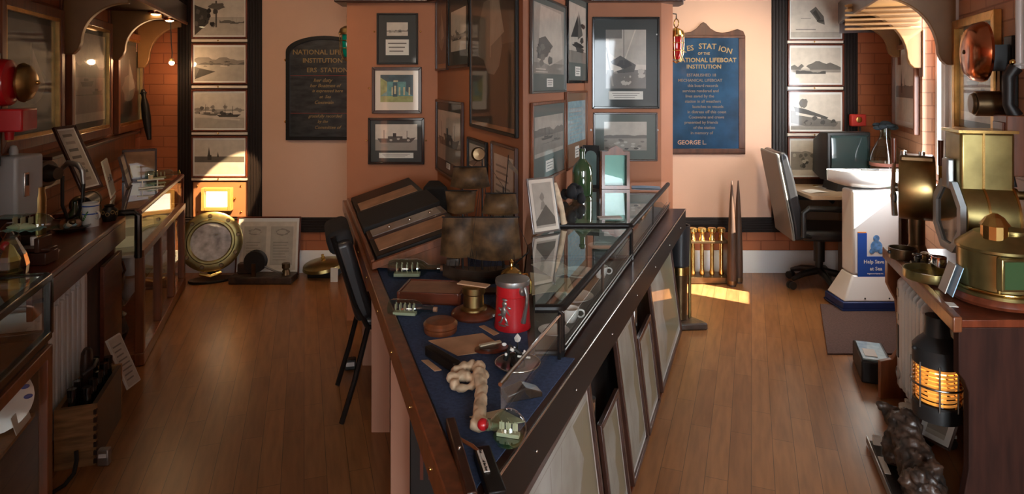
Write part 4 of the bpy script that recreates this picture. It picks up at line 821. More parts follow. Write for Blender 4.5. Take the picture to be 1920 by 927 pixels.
# ================================================================ ISLAND TABLE
ZT_=.80
def xl(Y): return -.57-.329*(Y-2.63)
def xr(Y): return .388+.41*(Y-2.326)
def tpt(px,py,z=ZT_+.0045): return PZ(px,py,z)
YE=4.285
TAB=[(xl(YE),YE),(xl(1.20),1.20),(xr(1.20),1.20),(xr(4.06),4.06),(1.0,4.06),(1.0,YE),(.497,YE),(.080,3.15),(.050,2.600),(.037,2.600),(-.513,YE)]
o=thing('display_table','long wedge-shaped display table of blue felt running around the partition spine','table',(0,2.6,0))
def T0(pts): return [(x,y-2.6) for x,y in pts]
MB().pxy(T0(TAB),.745,ZT_).build('tabletop','darkw',o)
FL=[(xl(YE)+.03,YE),(xl(1.22)+.03,1.22),(xr(1.40)-.012,1.40),(xr(2.0)-.03,2.0),(.04,2.0),(.037,2.6),(-.513,YE)]
MB().pxy(T0([(xl(YE)+.03,YE),(xl(1.23)+.032,1.23),(xr(1.23)-.005,1.27),(xr(1.85)-.012,1.85),(.05,1.88),(.043,2.598),(.036,2.598),(-.513,YE)]),ZT_,ZT_+.003).build('felt','felt',o)
Dl=V((-.329,1,0)).normalized(); Nl=V((-Dl.y,Dl.x,0))
def raili(m,name,f,Y0,Y1,off,wd,z0,z1,side):
    return MB().pxy(T0([(f(Y0)+off,Y0),(f(Y1)+off,Y1),(f(Y1)+off+wd,Y1),(f(Y0)+off+wd,Y0)]),z0,z1).build(name,m,o,bevel=.004)
raili('brownw','edge_rail',xl,1.19,YE,-.020,.045,.742,.812,0)
raili('ebony','apron',xr,1.19,4.05,-.035,.04,.68,.795,0); raili('silver','edge_strip',xr,1.19,4.05,.003,.006,.796,.802,0)
for Y in(1.36,1.62,1.95,2.3,2.7,3.1,3.6,4.0): MB().sph((xl(Y)-.021,Y-2.6,.778),.0042,10,6).build('rail_screw','brassbr',o)
for Y in(1.5,1.8,2.2,2.6,3.0,3.4,3.8): MB().sph((xr(Y)+.008,Y-2.6,.735),.0035,10,6).build('apron_screw','silver',o)
for px0,px1,Y in((680,699,3.62),(697,731,2.93),(733,771,2.2)):
    x0=bx(px0,Y);x1=bx(px1,Y); MB().box(((x0+x1)/2,Y-2.6+.04,.372),(x1-x0,.09,.743)).build('leg','terracotta' if 0 else 'pinkleg' if 'pinkleg' in M else mat('pinkleg',(.46,.235,.155),.65),o)
# dark cupboard under the glass cases on the right side
def xb(Y): return 1.05+.385*(Y-4)
CUP=[(xb(1.75)-.13,1.75),(xb(4.04)-.13,4.04),(.56,4.2),(.15,3.1),(.02,2.3)]
MB().pxy(T0(CUP),0,.743).build('cupboard','ebony',o); MB().pxy(T0([(xb(1.75)-.125,1.75),(xb(4.05)-.125,4.05),(xb(4.05)+.0,4.05),(xb(1.75)+.0,1.75)]),0,.018).build('plinth_ledge','mahog',o)
# ---- glass cases
def xg(Y): return .967+.385*(Y-4)
def gcase(name,lab,quad,z0,z1,rails='ebony'):
    # quad: near-left, near-right, far-right, far-left in plan
    cx=sum(p[0] for p in quad)/4; cy=sum(p[1] for p in quad)/4; o=thing(name,lab,'glass case',(cx,cy,z0)); q=[V((x-cx,y-cy,0)) for x,y in quad]; h=z1-z0; r=.0125
    NL,NR,FR,FL_=q; up=V((0,0,1)); mb=MB()
    b=(NR-NL).normalized()*.02; d=(FR-NR).normalized()*.02
    mb.tube([NL+up*(h-r),NR-b+up*(h-r),NR-b*.3+d*.1+up*(h-r*1.0),NR+d*.6+up*(h-r),FR+up*(h-r)],r,10); mb.build('top_rail',rails,o)
    MB().tube([NL+up*(h-r*1.0),NR-b*.6+up*(h-r),NR+up*(h-r-.012),NR+up*.012,NR+up*.0],.0105,10).build('corner_post','gloss_black',o)
    mb=MB(); 
    for A,B in((NL,NR),(NR,FR)): mb.tube([A+up*.010,B+up*.010],.009,8)
    mb.build('bottom_rail','ebony',o)
    dd=(FR-NR); nn=V((dd.y,-dd.x,0)).normalized()
    for zz in(.034,.020): MB().tube([NR+nn*.011+up*zz,FR+nn*.011+up*zz],.0025,6).build('track','gunmetal',o)
    for t in(.5,): MB().cyl(NR+dd*t+up*.02,NR+dd*t+up*(h-.02),.006,n=8).build('glass_divider','gunmetal',o)
    mb=MB(); v=[NL,NR,FR,FL_]; mb.pxy([(p.x,p.y) for p in [NL+d*.4+b*.0,NR-b*.4+d*.4,FR-b*.4,FL_]],h-.006,h-.001); mb.build('glass_top','glass_top',o)
    mb=MB()
    for A,B in((NL,NR),(NR,FR)):
        e=(B-A).normalized(); n2=V((e.y,-e.x,0))*.002; mb.add([A+n2,B+n2,B-n2,A-n2,A+n2+up*(h-.02),B+n2+up*(h-.02),B-n2+up*(h-.02),A-n2+up*(h-.02)],[(0,1,2,3),(4,5,6,7),(0,1,5,4),(1,2,6,5),(2,3,7,6),(3,0,4,7)])
    mb.build('glass_pane','glass_clear',o)
    MB().pxy([(p.x,p.y) for p in [NL+d*.6,NR-b*.6+d*.6,FR-b*.6,FL_]],.001,.004).build('lining',mat('lining',(.16,.17,.15),.8),o)
    return o
NC=[(.066,1.86),(xg(1.86),1.86),(xg(2.84),2.84),(.085,2.84)]
FC=[(.090,2.875),(xg(2.875),2.875),(xg(4.27),4.27),(.52,4.27)]
FC=[(.085,2.875),(xg(2.875),2.875),(xg(4.06),4.06),(.425,4.06)]
gcase('glass_display_case','near low glass case with black rounded rails on the right side of the table',NC,.8045,.955)
gcase('glass_display_case','far low glass case under the green bottle, meeting the partition',[FC[0],FC[1],FC[2],FC[3]],.8045,.968)
# near glass guard with its bright rail
o=thing('glass_guard','low glass guard with a bright rail at the near end of the glass case','glass guard',(xg(1.84),1.84,.8045))
e=V((xg(1.42)-xg(1.84),1.42-1.84,0)); mb=MB(); mb.tube([V((0,0,.125)),e*1.0+V((0,0,.125))],.005,8); mb.build('rail','chrome',o)
n2=V((e.y,-e.x,0)).normalized()*.0015; MB().add([n2,e+n2,e-n2,-n2,n2+V((0,0,.12)),e+n2+V((0,0,.12)),e-n2+V((0,0,.12)),-n2+V((0,0,.12))],[(0,1,2,3),(4,5,6,7),(0,1,5,4),(1,2,6,5),(2,3,7,6),(3,0,4,7)]).build('glass_pane','glass_clear',o); MB().cyl((0,0,0),(0,0,.125),.006,n=8).build('post','gloss_black',o)
# contents of the near case
def inn(Y,t,z=.809): x0=.08; return V((x0+(xg(Y)-.03-x0)*t,Y,z))
PLT=[(.001,0),(.035,0),(.06,.012),(.062,.015),(.035,.005),(.001,.004)]
def plate(lab,p,s,m='ceramic'): return tag(MB().lathe([(r*s,z*s) for r,z in PLT]).build('plate',m,loc=p),lab,'plate',group='plates inside the near glass case')
plate('white plate inside the near glass case by its middle divider',inn(2.33,.68),1.15); plate('white plate at the near end of the glass case, close to the corner post',inn(2.02,.55),.8); plate('white plate deep in the near glass case',inn(2.62,.6),1.2)
tag(MB().sheet(lambda u,v:((u-.5)*.16,(v-.5)*.24,.016+.012*math.sin(3*u+2*v)),8,8).build('folded_cloth','cream',loc=inn(2.45,.28)),'folded cream cloth lying inside the near glass case','cloth')
tag(MB().sheet(lambda u,v:((u-.5)*.14,(v-.5)*.2,.009+.006*math.sin(4*u)),8,8).build('paper_sheet','paper',loc=inn(2.68,.3),rot=(0,0,.4)),'loose white paper inside the far end of the near glass case','paper')
o=thing('walking_cane','thin metal-banded cane lying slanted inside the near glass case','cane',inn(2.2,.2)); MB().tube([(0,-.05,.012),(.04,.2,.02),(.07,.42,.026)],.005,8).build('shaft','gunmetal',o); MB().sph((.045,.23,.022),.009,12,8).build('band','silver',o)
for k,(Y,t,lab) in enumerate(((2.12,.85,'white porcelain cup in the near glass case beside the corner post'),(2.6,.88,'white porcelain cup in the near glass case beyond the divider'))):
    o=thing('teacup',lab,'cup',inn(Y,t),group='cups inside the glass case'); MB().lathe([(.001,0),(.018,0),(.026,.02),(.03,.045),(.027,.045),(.022,.018),(.001,.006)]).build('bowl','ceramic',o); MB().torus((.034,0,.026),.012,.003,axis=(0,1,0)).build('handle','ceramic',o)
# contents of far case
def inf(Y,t,z=.809):
    x0=.10+(.43-.10)*max(0,(Y-3.14))/(4.06-3.14); return V((x0+(xg(Y)-.03-x0)*t,Y,z))
plate('white plate under the far glass case near the junction',inf(3.05,.7),1.1); 
o=vase('small white pot inside the far glass case',inf(3.3,.8),.55,'ceramic',JUG,'pot','small_pot'); vase('small brass pot inside the far end of the far glass case',inf(3.7,.85),.45,'brass',JUG,'pot','small_pot')
tag(MB().sheet(lambda u,v:((u-.5)*.25,(v-.5)*.3,.007+.004*math.sin(5*v)),6,6).build('paper_sheet','paper',loc=inf(3.5,.45),rot=(0,0,-.3)),'white paper sheet lying inside the far glass case','paper')
# ---- on the glass tops
ZN=.9555; ZFt=.9685
tag(MB().box((0,0,.001),(.11,.05,.002)).build('caption_card','paper',loc=PZ(1160,414,ZFt)+V((-.03,.07,0)),rot=(0,0,.1)),'small white card lying on the far glass top near its junction','card')
p=PZ(1092,366,ZFt); o=thing('green_bottle','old dark green glass bottle with a narrow neck on the far glass case','bottle',p); s=.068
MB().lathe([(.001,0),(.052,0),(.057,.01),(.057,.135),(.050,.165),(.028,.19),(.016,.205),(.0145,.245),(.019,.247),(.019,.262),(.012,.262)]).build('body','greenglass',o); MB().cyl((0,0,.255),(0,0,.272),.012).build('cork','ebony',o)
p=PZ(1153,353,ZFt); o=thing('mirror_cabinet','brown glass-fronted cabinet with an arched pediment on the far glass case','cabinet',(p.x,p.y,ZFt),0)
w=52*p.y/F; h=hgt(353,278,p.y); pts=[(-w/2,0),(w/2,0),(w/2,h*.93),(w*.28,h*.93),(w*.22,h*1.0),(0,h*1.08),(-w*.22,h*1.0),(-w*.28,h*.93),(-w/2,h*.93)]
ip=[(-w/2+.018,.02),(w/2-.018,.02),(w/2-.018,h*.84),(w*.28,h*.84),(w*.22,h*.84),(0,h*.84),(-w*.22,h*.84),(-w*.28,h*.84),(-w/2+.018,h*.84)]
mb=MB(); ring(mb,pts,ip,-.035,-.018); mb.build('front_frame','brownw',o); mb=MB(); mb.box((-w/2+.006,.01,h*.46),(.010,.055,h*.9)); mb.box((w/2-.006,.01,h*.46),(.010,.055,h*.9)); mb.box((0,.01,.006),(w,.06,.012)); mb.box((0,.01,h*.9),(w,.055,.01)); mb.build('case','brownw',o)
MB().box((0,-.024,h*.43),(w-.036,.003,h*.82)).build('glass_pane','glass',o); MB().box((0,.034,h*.45),(w-.02,.004,h*.86)).build('back_mirror','mirrorback' if 'mirrorback' in M else mat('mirrorback',(.15,.21,.195),.4,.7),o)
p2=PZ(1108,358,ZFt); o=thing('arched_mirror','dark-framed arched mirror angled behind the green bottle','mirror',(p.x-w/2-.055,p.y+.02,ZFt),R(-18))
w=.10;h=.235; op=[(-w/2,0),(w/2,0),(w/2,h),(-w/2,h)]; MB().pxz([(-w/2,0),(w/2,0),(w/2,.02),(-w/2,.02)],-.02,0).build('sill','ebony',o)
mb=MB(); mb.box((-w/2+.007,-.01,h/2),(.014,.02,h)); mb.box((w/2-.007,-.01,h/2),(.014,.02,h)); mb.pxz([(-w/2,h+.02),(-w/2,h-.05)]+[(-(w/2-.013)*math.cos(math.pi*i/10),h-.05+.04*math.sin(math.pi*i/10)) for i in range(11)]+[(w/2,h-.05),(w/2,h+.02)],-.02,0); mb.build('arch_frame','ebony',o); MB().box((0,-.006,h/2),(w-.02,.004,h)).build('mirror','mirrorback',o)
p=PZ(1211,352,ZFt); tag(MB().sheet(lambda u,v:((u-.5)*.17,(v-.5)*.09,.001+.010*u*(1-u)),8,2,.001).build('leaflet',mat('leaflet',(.35,.55,.75),.4,emit=None),loc=p,rot=(0,0,-.15)),'pale blue leaflet lying at the far right corner of the glass top','leaflet')
# black draped cloth with coral hand beside the bottle
p=inf(3.32,.20,ZFt); rn=random.Random(3); o=thing('black_cloth','bunched black velvet cloth on the glass case behind the green bottle','cloth',(p.x+.045,p.y+.05,ZFt))
mb=MB()
for k in range(9): mb.sph((rn.uniform(-.03,.06),rn.uniform(-.05,.08),rn.uniform(.02,.07)),(rn.uniform(.02,.035),rn.uniform(.02,.035),rn.uniform(.02,.04)),12,8)
mb.build('folds','blacksoft',o)
p=PZ(1048,420,ZFt); o=thing('carved_figurine','small pale mottled figurine leaning beside the tilted portrait frame','figurine',(p.x+.003,p.y+.0,ZFt)); MB().tube([(.02,0,.0),(.014,.0,.03),(.008,0,.07),(-.006,0,.11),(-.014,0,.15),(-.020,0,.185)],[.014,.012,.013,.016,.013,.006],12).build('body','bone',o); MB().sph((-.004,-.008,.12),(.008,.006,.012),10,6).build('face','cream',o)
A=PZ(990,436,ZN);A=V((.085,2.70,ZN+.002));B=V((.205,2.78,ZN+.002))
framed('framed_portrait','small gilt-edged framed portrait leaning back on the glass case by the spine nose',A,B,.235,fm='pewter',mm='matboard_wh',fw=.009,fd=.010,inset=(.012,.012,.014,.014),kind='portrait',seed=81,lean=.05,gold='goldpaint')
o.name=o.name
mb=MB()
# ================================================================ FELT TABLE ITEMS
# album rack: sloping board along the left edge
Y0,Y1=2.70,4.14
def rk(Y,t,dz=0): # point on the slope, t 0..1 from table edge up to the spine
    x=xl(Y)+.012+.395*t; return V((x,Y,.826+.14*t+dz))
o=thing('album_rack','sloping brown wooden display rack along the left edge of the table','display rack',rk(2.7,0)); b=rk(2.7,0)
def quad3(mb,Ya,Yb,ta,tb,z0,z1):
    a=[rk(Ya,ta,z0),rk(Ya,tb,z0),rk(Yb,tb,z0),rk(Yb,ta,z0)]; c=[rk(Ya,ta,z1),rk(Ya,tb,z1),rk(Yb,tb,z1),rk(Yb,ta,z1)]
    mb.add([p-mb.o for p in a+c],[(0,1,2,3),(4,5,6,7),(0,1,5,4),(1,2,6,5),(2,3,7,6),(3,0,4,7)]); return mb
def m0(b): m=MB(); m.o=b; return m
quad3(m0(b),Y0,Y1,0,1,-.008,.004).build('sloping_board','darkw',o)
quad3(m0(b),Y0,Y1,-.035,.0,-.008,.030).build('front_lip','brownw',o,bevel=.002)
quad3(m0(b),Y0-.02,Y0,-.03,1,-.008,.022).build('end_lip','brownw',o,bevel=.002)
mb=m0(b); a=[rk(Y0,.06,-.012),rk(Y0,1,-.012)]; mb.add([rk(Y0,.02,-.010)-b,rk(Y0,1,-.010)-b,V((rk(Y0,1).x,Y0,.806))-b,rk(Y0+.02,.02,-.010)-b,rk(Y0+.02,1,-.010)-b,V((rk(Y0+.02,1).x,Y0+.02,.806))-b],[(0,1,2),(3,4,5),(0,1,4,3),(1,2,5,4),(2,0,3,5)]); mb.build('end_support','brownw',o)
mb=m0(b); mb.add([rk(Y1,.02,-.010)-b,rk(Y1,1,-.010)-b,V((rk(Y1,1).x,Y1,.806))-b,rk(Y1-.02,.02,-.010)-b,rk(Y1-.02,1,-.010)-b,V((rk(Y1-.02,1).x,Y1-.02,.806))-b],[(0,1,2),(3,4,5),(0,1,4,3),(1,2,5,4),(2,0,3,5)]); mb.build('end_support','brownw',o)
def album(lab,Ya,Yb,cover,page,pa,pb,name='photo_album',ta=.03,tb=.97,pins=0,th=.028):
    b=rk(Ya,ta); o=thing(name,lab,'album' if name=='photo_album' else 'framed print',b); quad3(m0(b),Ya,Yb,ta,tb,.0055,th).build('cover',cover,o,bevel=.003)
    if page: quad3(m0(b),pa,pb,ta+.05,tb-.07,th+.0005,th+.004).build('page',page,o)
    if pins:
        for k in range(3): p=rk((Ya+Yb)/2,.3+.25*k,th+.004)-b; MB().sph(p,.009,10,6).build('pin','silver',o)
    return o
album('black album with a long tan print, farthest on the sloping rack',3.62,4.12,'ebony','tan',3.66,3.86)
album('wide plain black album in the middle of the sloping rack',3.22,3.58,'blacksoft',None,0,0,th=.04,ta=.01,tb=.99)
album('grey print strip with three metal pins on the sloping rack',3.03,3.18,'darkw','greyprint',3.045,3.165,'mounted_print',pins=1)
album('tan print in a dark frame nearest on the sloping rack',2.73,3.0,'ebony','tan',2.79,2.98,'mounted_print')
o=thing('black_box','soft black velvet box behind the album rack beside the partition spine','box',(-.50,3.90,.8045)); MB().pxy([(-.03,-.10),(.12,-.10),(.05,.14),(-.03,.14)],0,.18).build('box','blacksoft',o,bevel=.02,seg=3)
# model sailing ship
p=V((-.118,2.43,.8045)); o=thing('model_ship','dark antique model sailing ship with brown horn sails in front of the spine','model ship',p,scale=1.0)
hl=.145
def hullf(u,v):
    x=(u-.5)*2; a=v*math.pi; wdt=.036*(1-abs(x)**2.6*.9); dep=.058*(1-.25*x*x); return (x*hl, -wdt*math.cos(a), .085+.02*x*x-dep*math.sin(a))
mb=MB(); nu,nv=20,10; vs=[hullf(i/nu,j/nv) for i in range(nu+1) for j in range(nv+1)]; mb.add(vs,[(i*(nv+1)+j,(i+1)*(nv+1)+j,(i+1)*(nv+1)+j+1,i*(nv+1)+j+1) for i in range(nu) for j in range(nv)]); mb.sheet(lambda u,v:((u-.5)*2*hl*.96,(v-.5)*.066*(1-abs((u-.5)*2)**2.6*.9),.082+.02*((u-.5)*2)**2),16,4,.004)
mb.build('hull','hull',o,ang=60)
mb=MB()
for k in(-.03,.03): mb.box((k*2.2,0,.022),(.012,.05,.04))
mb.box((0,0,.004),(.2,.06,.008)); mb.build('stand','darkw',o)
MB().box((-.105,0,.118),(.05,.05,.03)).build('stern_castle','hull',o,bevel=.004)
masts=[(-.07,.43),(.005,.52),(.085,.40)]
mb=MB()
for x,h in masts: mb.tube([(x,0,.08),(x,0,h)],[.005,.0025],8)
mb.tube([(.12,0,.10),(.185,0,.155)],[.004,.002],8); mb.build('masts','ebony',o)
def sail(x,z0,z1,w0,w1,bl,yw):
    def fn(u,v):
        t=(u-.5)*2; w=w0+(w1-w0)*v; return (x+t*w, -.012-bl*(1-t*t)*math.sin(math.pi*(.15+.8*v)), z0+(z1-z0)*v+.008*t*t*(1-v))
    return fn
n=0
for x,z0,z1,w0,w1 in((-.085,.135,.285,.068,.058),(-.075,.30,.385,.050,.058),(.055,.125,.285,.100,.085),(.075,.295,.375,.070,.055),(-.04,.395,.475,.075,.060)):
    mb=MB(); mb.sheet(sail(x,z0,z1,w0,w1,.03,0),10,8,.0016); mb.build('sail','hornsail',o,ang=60)
    mb=MB(); mb.tube([(x-w1*1.08,-.012,z1+.002),(x+w1*1.08,-.012,z1+.002)],.0026,8); mb.build('yard','ebony',o)
mb=MB()
for x,h in masts:
    for sx in(-.05,-.025,.025,.05): mb.tube([(x+sx,-.03,.09),(x,0,h*.93)],.0008,4)
    for sx in(-.05,.05): mb.tube([(x+sx,.03,.09),(x,0,h*.93)],.0008,4)
mb.tube([(.185,0,.155),(.085,0,.40),(.005,0,.52),(-.07,0,.43),(-.13,0,.14)],.0008,4); mb.build('rigging','black',o)
mb=MB(); mb.sheet(lambda u,v:(.105+.035*u,-.002,.475-.03*u+.03*v-.015*u*v),4,2,.001); mb.build('pennant','hornsail',o); MB().tube([(.09,0,.35),(.105,0,.52)],.002,6).build('flag_staff','ebony',o)
MB().lathe([(.001,-.01),(.024,-.008),(.027,0),(.022,.012),(.001,.014)],(-.01,-.012,.525),axis=(.3,-1,.1)).build('mirror_disc','bronze',o)
# brass pedestal
p=tpt(888,592,.8035); o=thing('brass_pedestal','round brass cylinder stand on a polished wooden base in front of the model ship','stand',p)
MB().lathe([(.001,0),(.072,0),(.078,.008),(.074,.016),(.06,.024),(.001,.024)]).build('base','mahog',o); MB().lathe([(.046,.024),(.046,.03),(.036,.036),(.034,.075),(.040,.08),(.040,.10),(.034,.104),(.001,.104)]).build('cylinder','brassdk',o); MB().box((0,0,.107),(.11,.035,.004),Matrix.Rotation(-.4,3,'Z')).build('card','parch',o)
# brass bell lamp behind mug
p=V((-.002,2.30,.8035)); o=thing('brass_bell','small domed brass bell with a side loop handle behind the red tankard','bell',p)
MB().lathe([(.052,0),(.053,.012),(.05,.02),(.046,.05),(.047,.085),(.036,.115),(.014,.132),(.001,.134)]).build('dome','brass',o); MB().lathe([(.001,.134),(.006,.138),(.004,.146),(.008,.152),(.001,.162)],n=14).build('finial','brassbr',o); MB().tube([(.03,-.02,.11),(.055,-.03,.118),(.068,-.035,.09),(.068,-.035,.05)],.005,8).build('handle','brassbr',o); MB().lathe([(.055,0),(.056,.004),(.05,.006)],(0,0,.0)).build('rim','brassbr',o)
# red tankard
p=tpt(961,612,.8035); o=thing('red_tankard','tall red tankard with pewter rim, handle and lion emblem on the blue felt','tankard',p); rr=33*p.y/F; hh=.150
MB().lathe([(.001,0),(rr*1.04,0),(rr*1.04,.006),(rr,.02),(rr*.93,.10),(rr*.91,hh)]).build('body','red',o); MB().lathe([(rr*.90,hh-.012),(rr*.97,hh-.010),(rr*.99,hh-.002),(rr*.97,hh+.006),(rr*.80,hh+.008),(rr*.5,hh+.012),(.001,hh+.014)]).build('lid','pewter',o)
MB().lathe([(rr*.92,hh-.045),(rr*.955,hh-.043),(rr*.92,hh-.041)]).build('body_ring','red',o)
a=-.95; hx,hy=math.cos(a),math.sin(a); ring0=lambda r,z:(rr*r*hx,rr*r*hy,z)
MB().tube([ring0(.95,hh-.03),ring0(1.25,hh-.01),ring0(1.38,hh-.03),ring0(1.30,hh-.065),ring0(1.12,.05),ring0(1.02,.03)],[.009,.007,.006,.0055,.007,.009],10).build('handle','pewter',o)
MB().sph(ring0(1.0,hh-.022),(.014,.010,.014),12,8).build('hinge','pewter',o)
mb=MB(); rn=random.Random(5)
def em(u,v,ru,rv,r=0): 
    aa=-math.pi/2-.55+u/rr; R2=rr*(1.0-.09*v/.15)*1.0+.001; mb.sph((R2*math.cos(aa),R2*math.sin(aa),v),(ru,.004,rv),10,6,Matrix.Rotation(aa+math.pi/2,3,'Z')@Matrix.Rotation(r,3,'Y'))
for u,v,ru,rv,r in((0,.062,.010,.020,.1),(.004,.088,.009,.010,0),(.004,.102,.010,.004,0),(-.012,.07,.009,.004,.5),(-.014,.052,.010,.004,-.4),(.010,.040,.004,.014,-.5),(-.006,.036,.004,.013,.4),(.014,.066,.003,.016,-.6),(.020,.078,.008,.004,.4),(-.003,.02,.016,.003,0),(.012,.026,.008,.003,.4),(-.014,.028,.006,.003,-.4)): em(u,v,ru,rv,r)
mb.build('lion_emblem','pewter',o)
# bottles, boxes and papers
def bottle_ship(lab,p,rz,s,grp=None):
    o=thing('bottled_ship',lab,'ship in a bottle',p,rz,group=grp); MB().lathe([(r*s,z*s) for r,z in((.001,0),(.03,0),(.036,.015),(.036,.11),(.028,.135),(.014,.15),(.013,.185),(.018,.187),(.018,.2),(.001,.2))],(-.1*s,0,.037*s),axis=(1,0,0)).build('bottle','bottleglass',o)
    mb=MB(); mb.box((-.03*s,0,.014*s),(.10*s,.03*s,.012*s))
    for k in range(5): mb.cyl(((-.07+.02*k)*s,0,.02*s),((-.07+.02*k)*s,0,.06*s),.0015*s,n=6); mb.box(((-.07+.02*k)*s,0,.042*s),(.003*s,.025*s,.024*s))
    mb.build('ship','cream',o); MB().cyl((.1*s,0,.037*s),(.115*s,0,.037*s),.011*s).build('cork','tan',o); return o
p=tpt(775,527,.8035); bottle_ship('bottled ship lying at the foot of the album rack behind the shallow wooden box',V((p.x+.0,2.61,.8035)),.0,1.05)
p=tpt(778,592,.8035); o=bottle_ship('round bottled ship with a cork lying before the shallow wooden box',V((p.x-.01,p.y-.01,.8035)),-.15,.78); o['label']='small bottled ship with a cork lying before the shallow wooden box'
p=tpt(798,560,.8035); o=thing('shallow_box','shallow open reddish wooden box on the blue felt before the album rack','box',(p.x+.03,p.y+.01,.804),-.12)
w,d,h=.235,.16,.042; mb=MB(); mb.box((0,0,.004),(w,d,.007)); mb.box((-w/2+.005,0,h/2),(.010,d,h)); mb.box((w/2-.005,0,h/2),(.010,d,h)); mb.box((0,-d/2+.005,h/2),(w-.02,.010,h)); mb.box((0,d/2-.005,h/2),(w-.02,.010,h)); mb.build('tray','mahogx',o,bevel=.002); MB().box((0,0,h-.006),(w-.022,d-.022,.004)).build('lid_panel','tan',o)
p=tpt(826,622,.8035); o=thing('round_box','small round turned wooden box on the felt','box',p); r_=32*p.y/F
MB().lathe([(.001,0),(r_*.92,0),(r_*.97,.006),(r_*.97,.016),(r_*.9,.018)]).build('base','brownw',o); MB().lathe([(r_*.9,.018),(r_*1.0,.020),(r_*1.0,.028),(r_*.85,.036),(r_*.4,.038),(.001,.040)]).build('lid','brownw',o)
def flatquad(name,lab,pxs,m,cat,z=.8036,th=.002,mtext=None):
    pts=[PZ(x,y,z) for x,y in pxs]; c=sum(pts,V())/len(pts); o=MB().pxy([((p-c).x,(p-c).y) for p in pts],0,th).build(name,m,loc=(c.x,c.y,z)); return tag(o,lab,cat)
flatquad('parchment_sheet','pale old parchment sheet on the felt beneath the red-rimmed eyeglass case',[(803,640),(905,626),(950,655),(858,668)],'parch','paper')
flatquad('caption_card','small pinkish caption card on the felt beside the table rail',[(790,677),(803,676),(828,695),(815,697)],'parch','card')
flatquad('paper_strip','short paper strip beside the red tankard on the felt',[(898,613),(908,611),(936,626),(926,630)],'parch','paper')
flatquad('caption_card','pinkish-white card under the coral root at the near end of the felt',[(880,783),(940,769),(985,792),(920,803)],'cream','card')
p=tpt(922,656,.8062); o=thing('eyeglass_case','dark red oval case with pale folded spectacles lying on the parchment','case',p,.25); MB().pxy([(.052*math.cos(a/20*math.tau),.03*math.sin(a/20*math.tau)) for a in range(20)],0,.006).build('case','mahog',o); MB().pxy([(.03*math.cos(a/20*math.tau)-.008,.018*math.sin(a/20*math.tau)) for a in range(20)],.0062,.009).build('lining','darkw',o); MB().box((.0,.02,.010),(.07,.012,.005),Matrix.Rotation(.25,3,'Z')).build('spectacles','cream',o)
A=tpt(803,656,.82);B=tpt(858,690,.82); tag(MB().box((0,0,0),((B-A).length,.026,.030)).build('wooden_baton','ebony',loc=((A+B)/2+V((0,0,.0))),rot=(0,0,math.atan2((B-A).y,(B-A).x)),bevel=.005),'dark wooden baton lying diagonally on the felt behind the knobbly coral','baton')
# coral / root bone
def cz(px,py,z): return PZ(px,py,z)
p=cz(880,720,.8036); o=thing('coral_root','knobbly pale coral-like root with a bent stem on the blue felt','coral',p)
mb=MB(); rn=random.Random(11)
pts=[cz(898,700,.845),cz(903,730,.838),cz(900,760,.832),cz(898,790,.828),cz(920,800,.822),cz(945,800,.82)]
mb.tube([q-p for q in pts],[.019,.015,.0145,.016,.011,.007],14)
for px,py,z,r in((898,690,.845,.018),(884,686,.845,.016),(870,690,.838,.017),(856,696,.832,.015),(847,708,.828,.016),(852,722,.823,.015),(866,728,.823,.014),(884,724,.825,.013),(877,706,.834,.016),(905,703,.840,.017),(892,712,.832,.014),(866,706,.832,.017),(896,796,.823,.017)):
    q=cz(px,py,z)-p; mb.sph(q,(r*rn.uniform(.9,1.15),r*rn.uniform(.8,1.1),r*rn.uniform(.8,1.05)),14,9)
ob=mb.build('coral_body','bone',o,ang=80)
rm=ob.modifiers.new('remesh','REMESH'); rm.mode='VOXEL'; rm.voxel_size=.004; rm.use_smooth_shade=True
tx=bpy.data.textures.new('lumps','CLOUDS'); tx.noise_scale=.02; dp=ob.modifiers.new('disp','DISPLACE'); dp.texture=tx; dp.strength=.010; dp.mid_level=.5
# dish with black figure ship
p=tpt(972,690,.8036); o=thing('black_dish','round dark dish holding small black and white boats under the glass guard','dish',(xg(1.75)-.085,1.79,.8036)); MB().lathe([(.001,0),(.045,0),(.062,.010),(.064,.014),(.045,.006),(.001,.004)],n=36).build('dish','hull',o); MB().torus((0,0,.014),.0635,.0015).build('rim','silver',o)
mb=MB(); mb.lathe([(.001,0),(.022,.0),(.018,.02),(.008,.03),(.001,.032)],(0,0,.006)); mb.build('black_mound','gloss_black',o); mb=MB()
rn=random.Random(12)
for k in range(11): mb.sph((rn.uniform(-.04,.025),rn.uniform(-.02,.04),rn.uniform(.03,.055)),(rn.uniform(.003,.007),.003,rn.uniform(.003,.006)),8,5)
mb.cyl((.0,-.01,.035),(.035,-.02,.035),.003); mb.build('white_pieces','ceramic',o)
MB().tube([(-.035,.02,.012),(-.02,.02,.05),(.0,.02,.035),(.02,.01,.02)],.007,8).build('black_branch','black',o)
MB().lathe([(.001,0),(.007,.0),(.010,.01),(.001,.022)],(.0,.035,.058),n=4).build('white_star','ceramic',o)
MB().tube([(0.0,.035,.0),(0,.035,.06)],.002,6).build('star_pin','black',o)
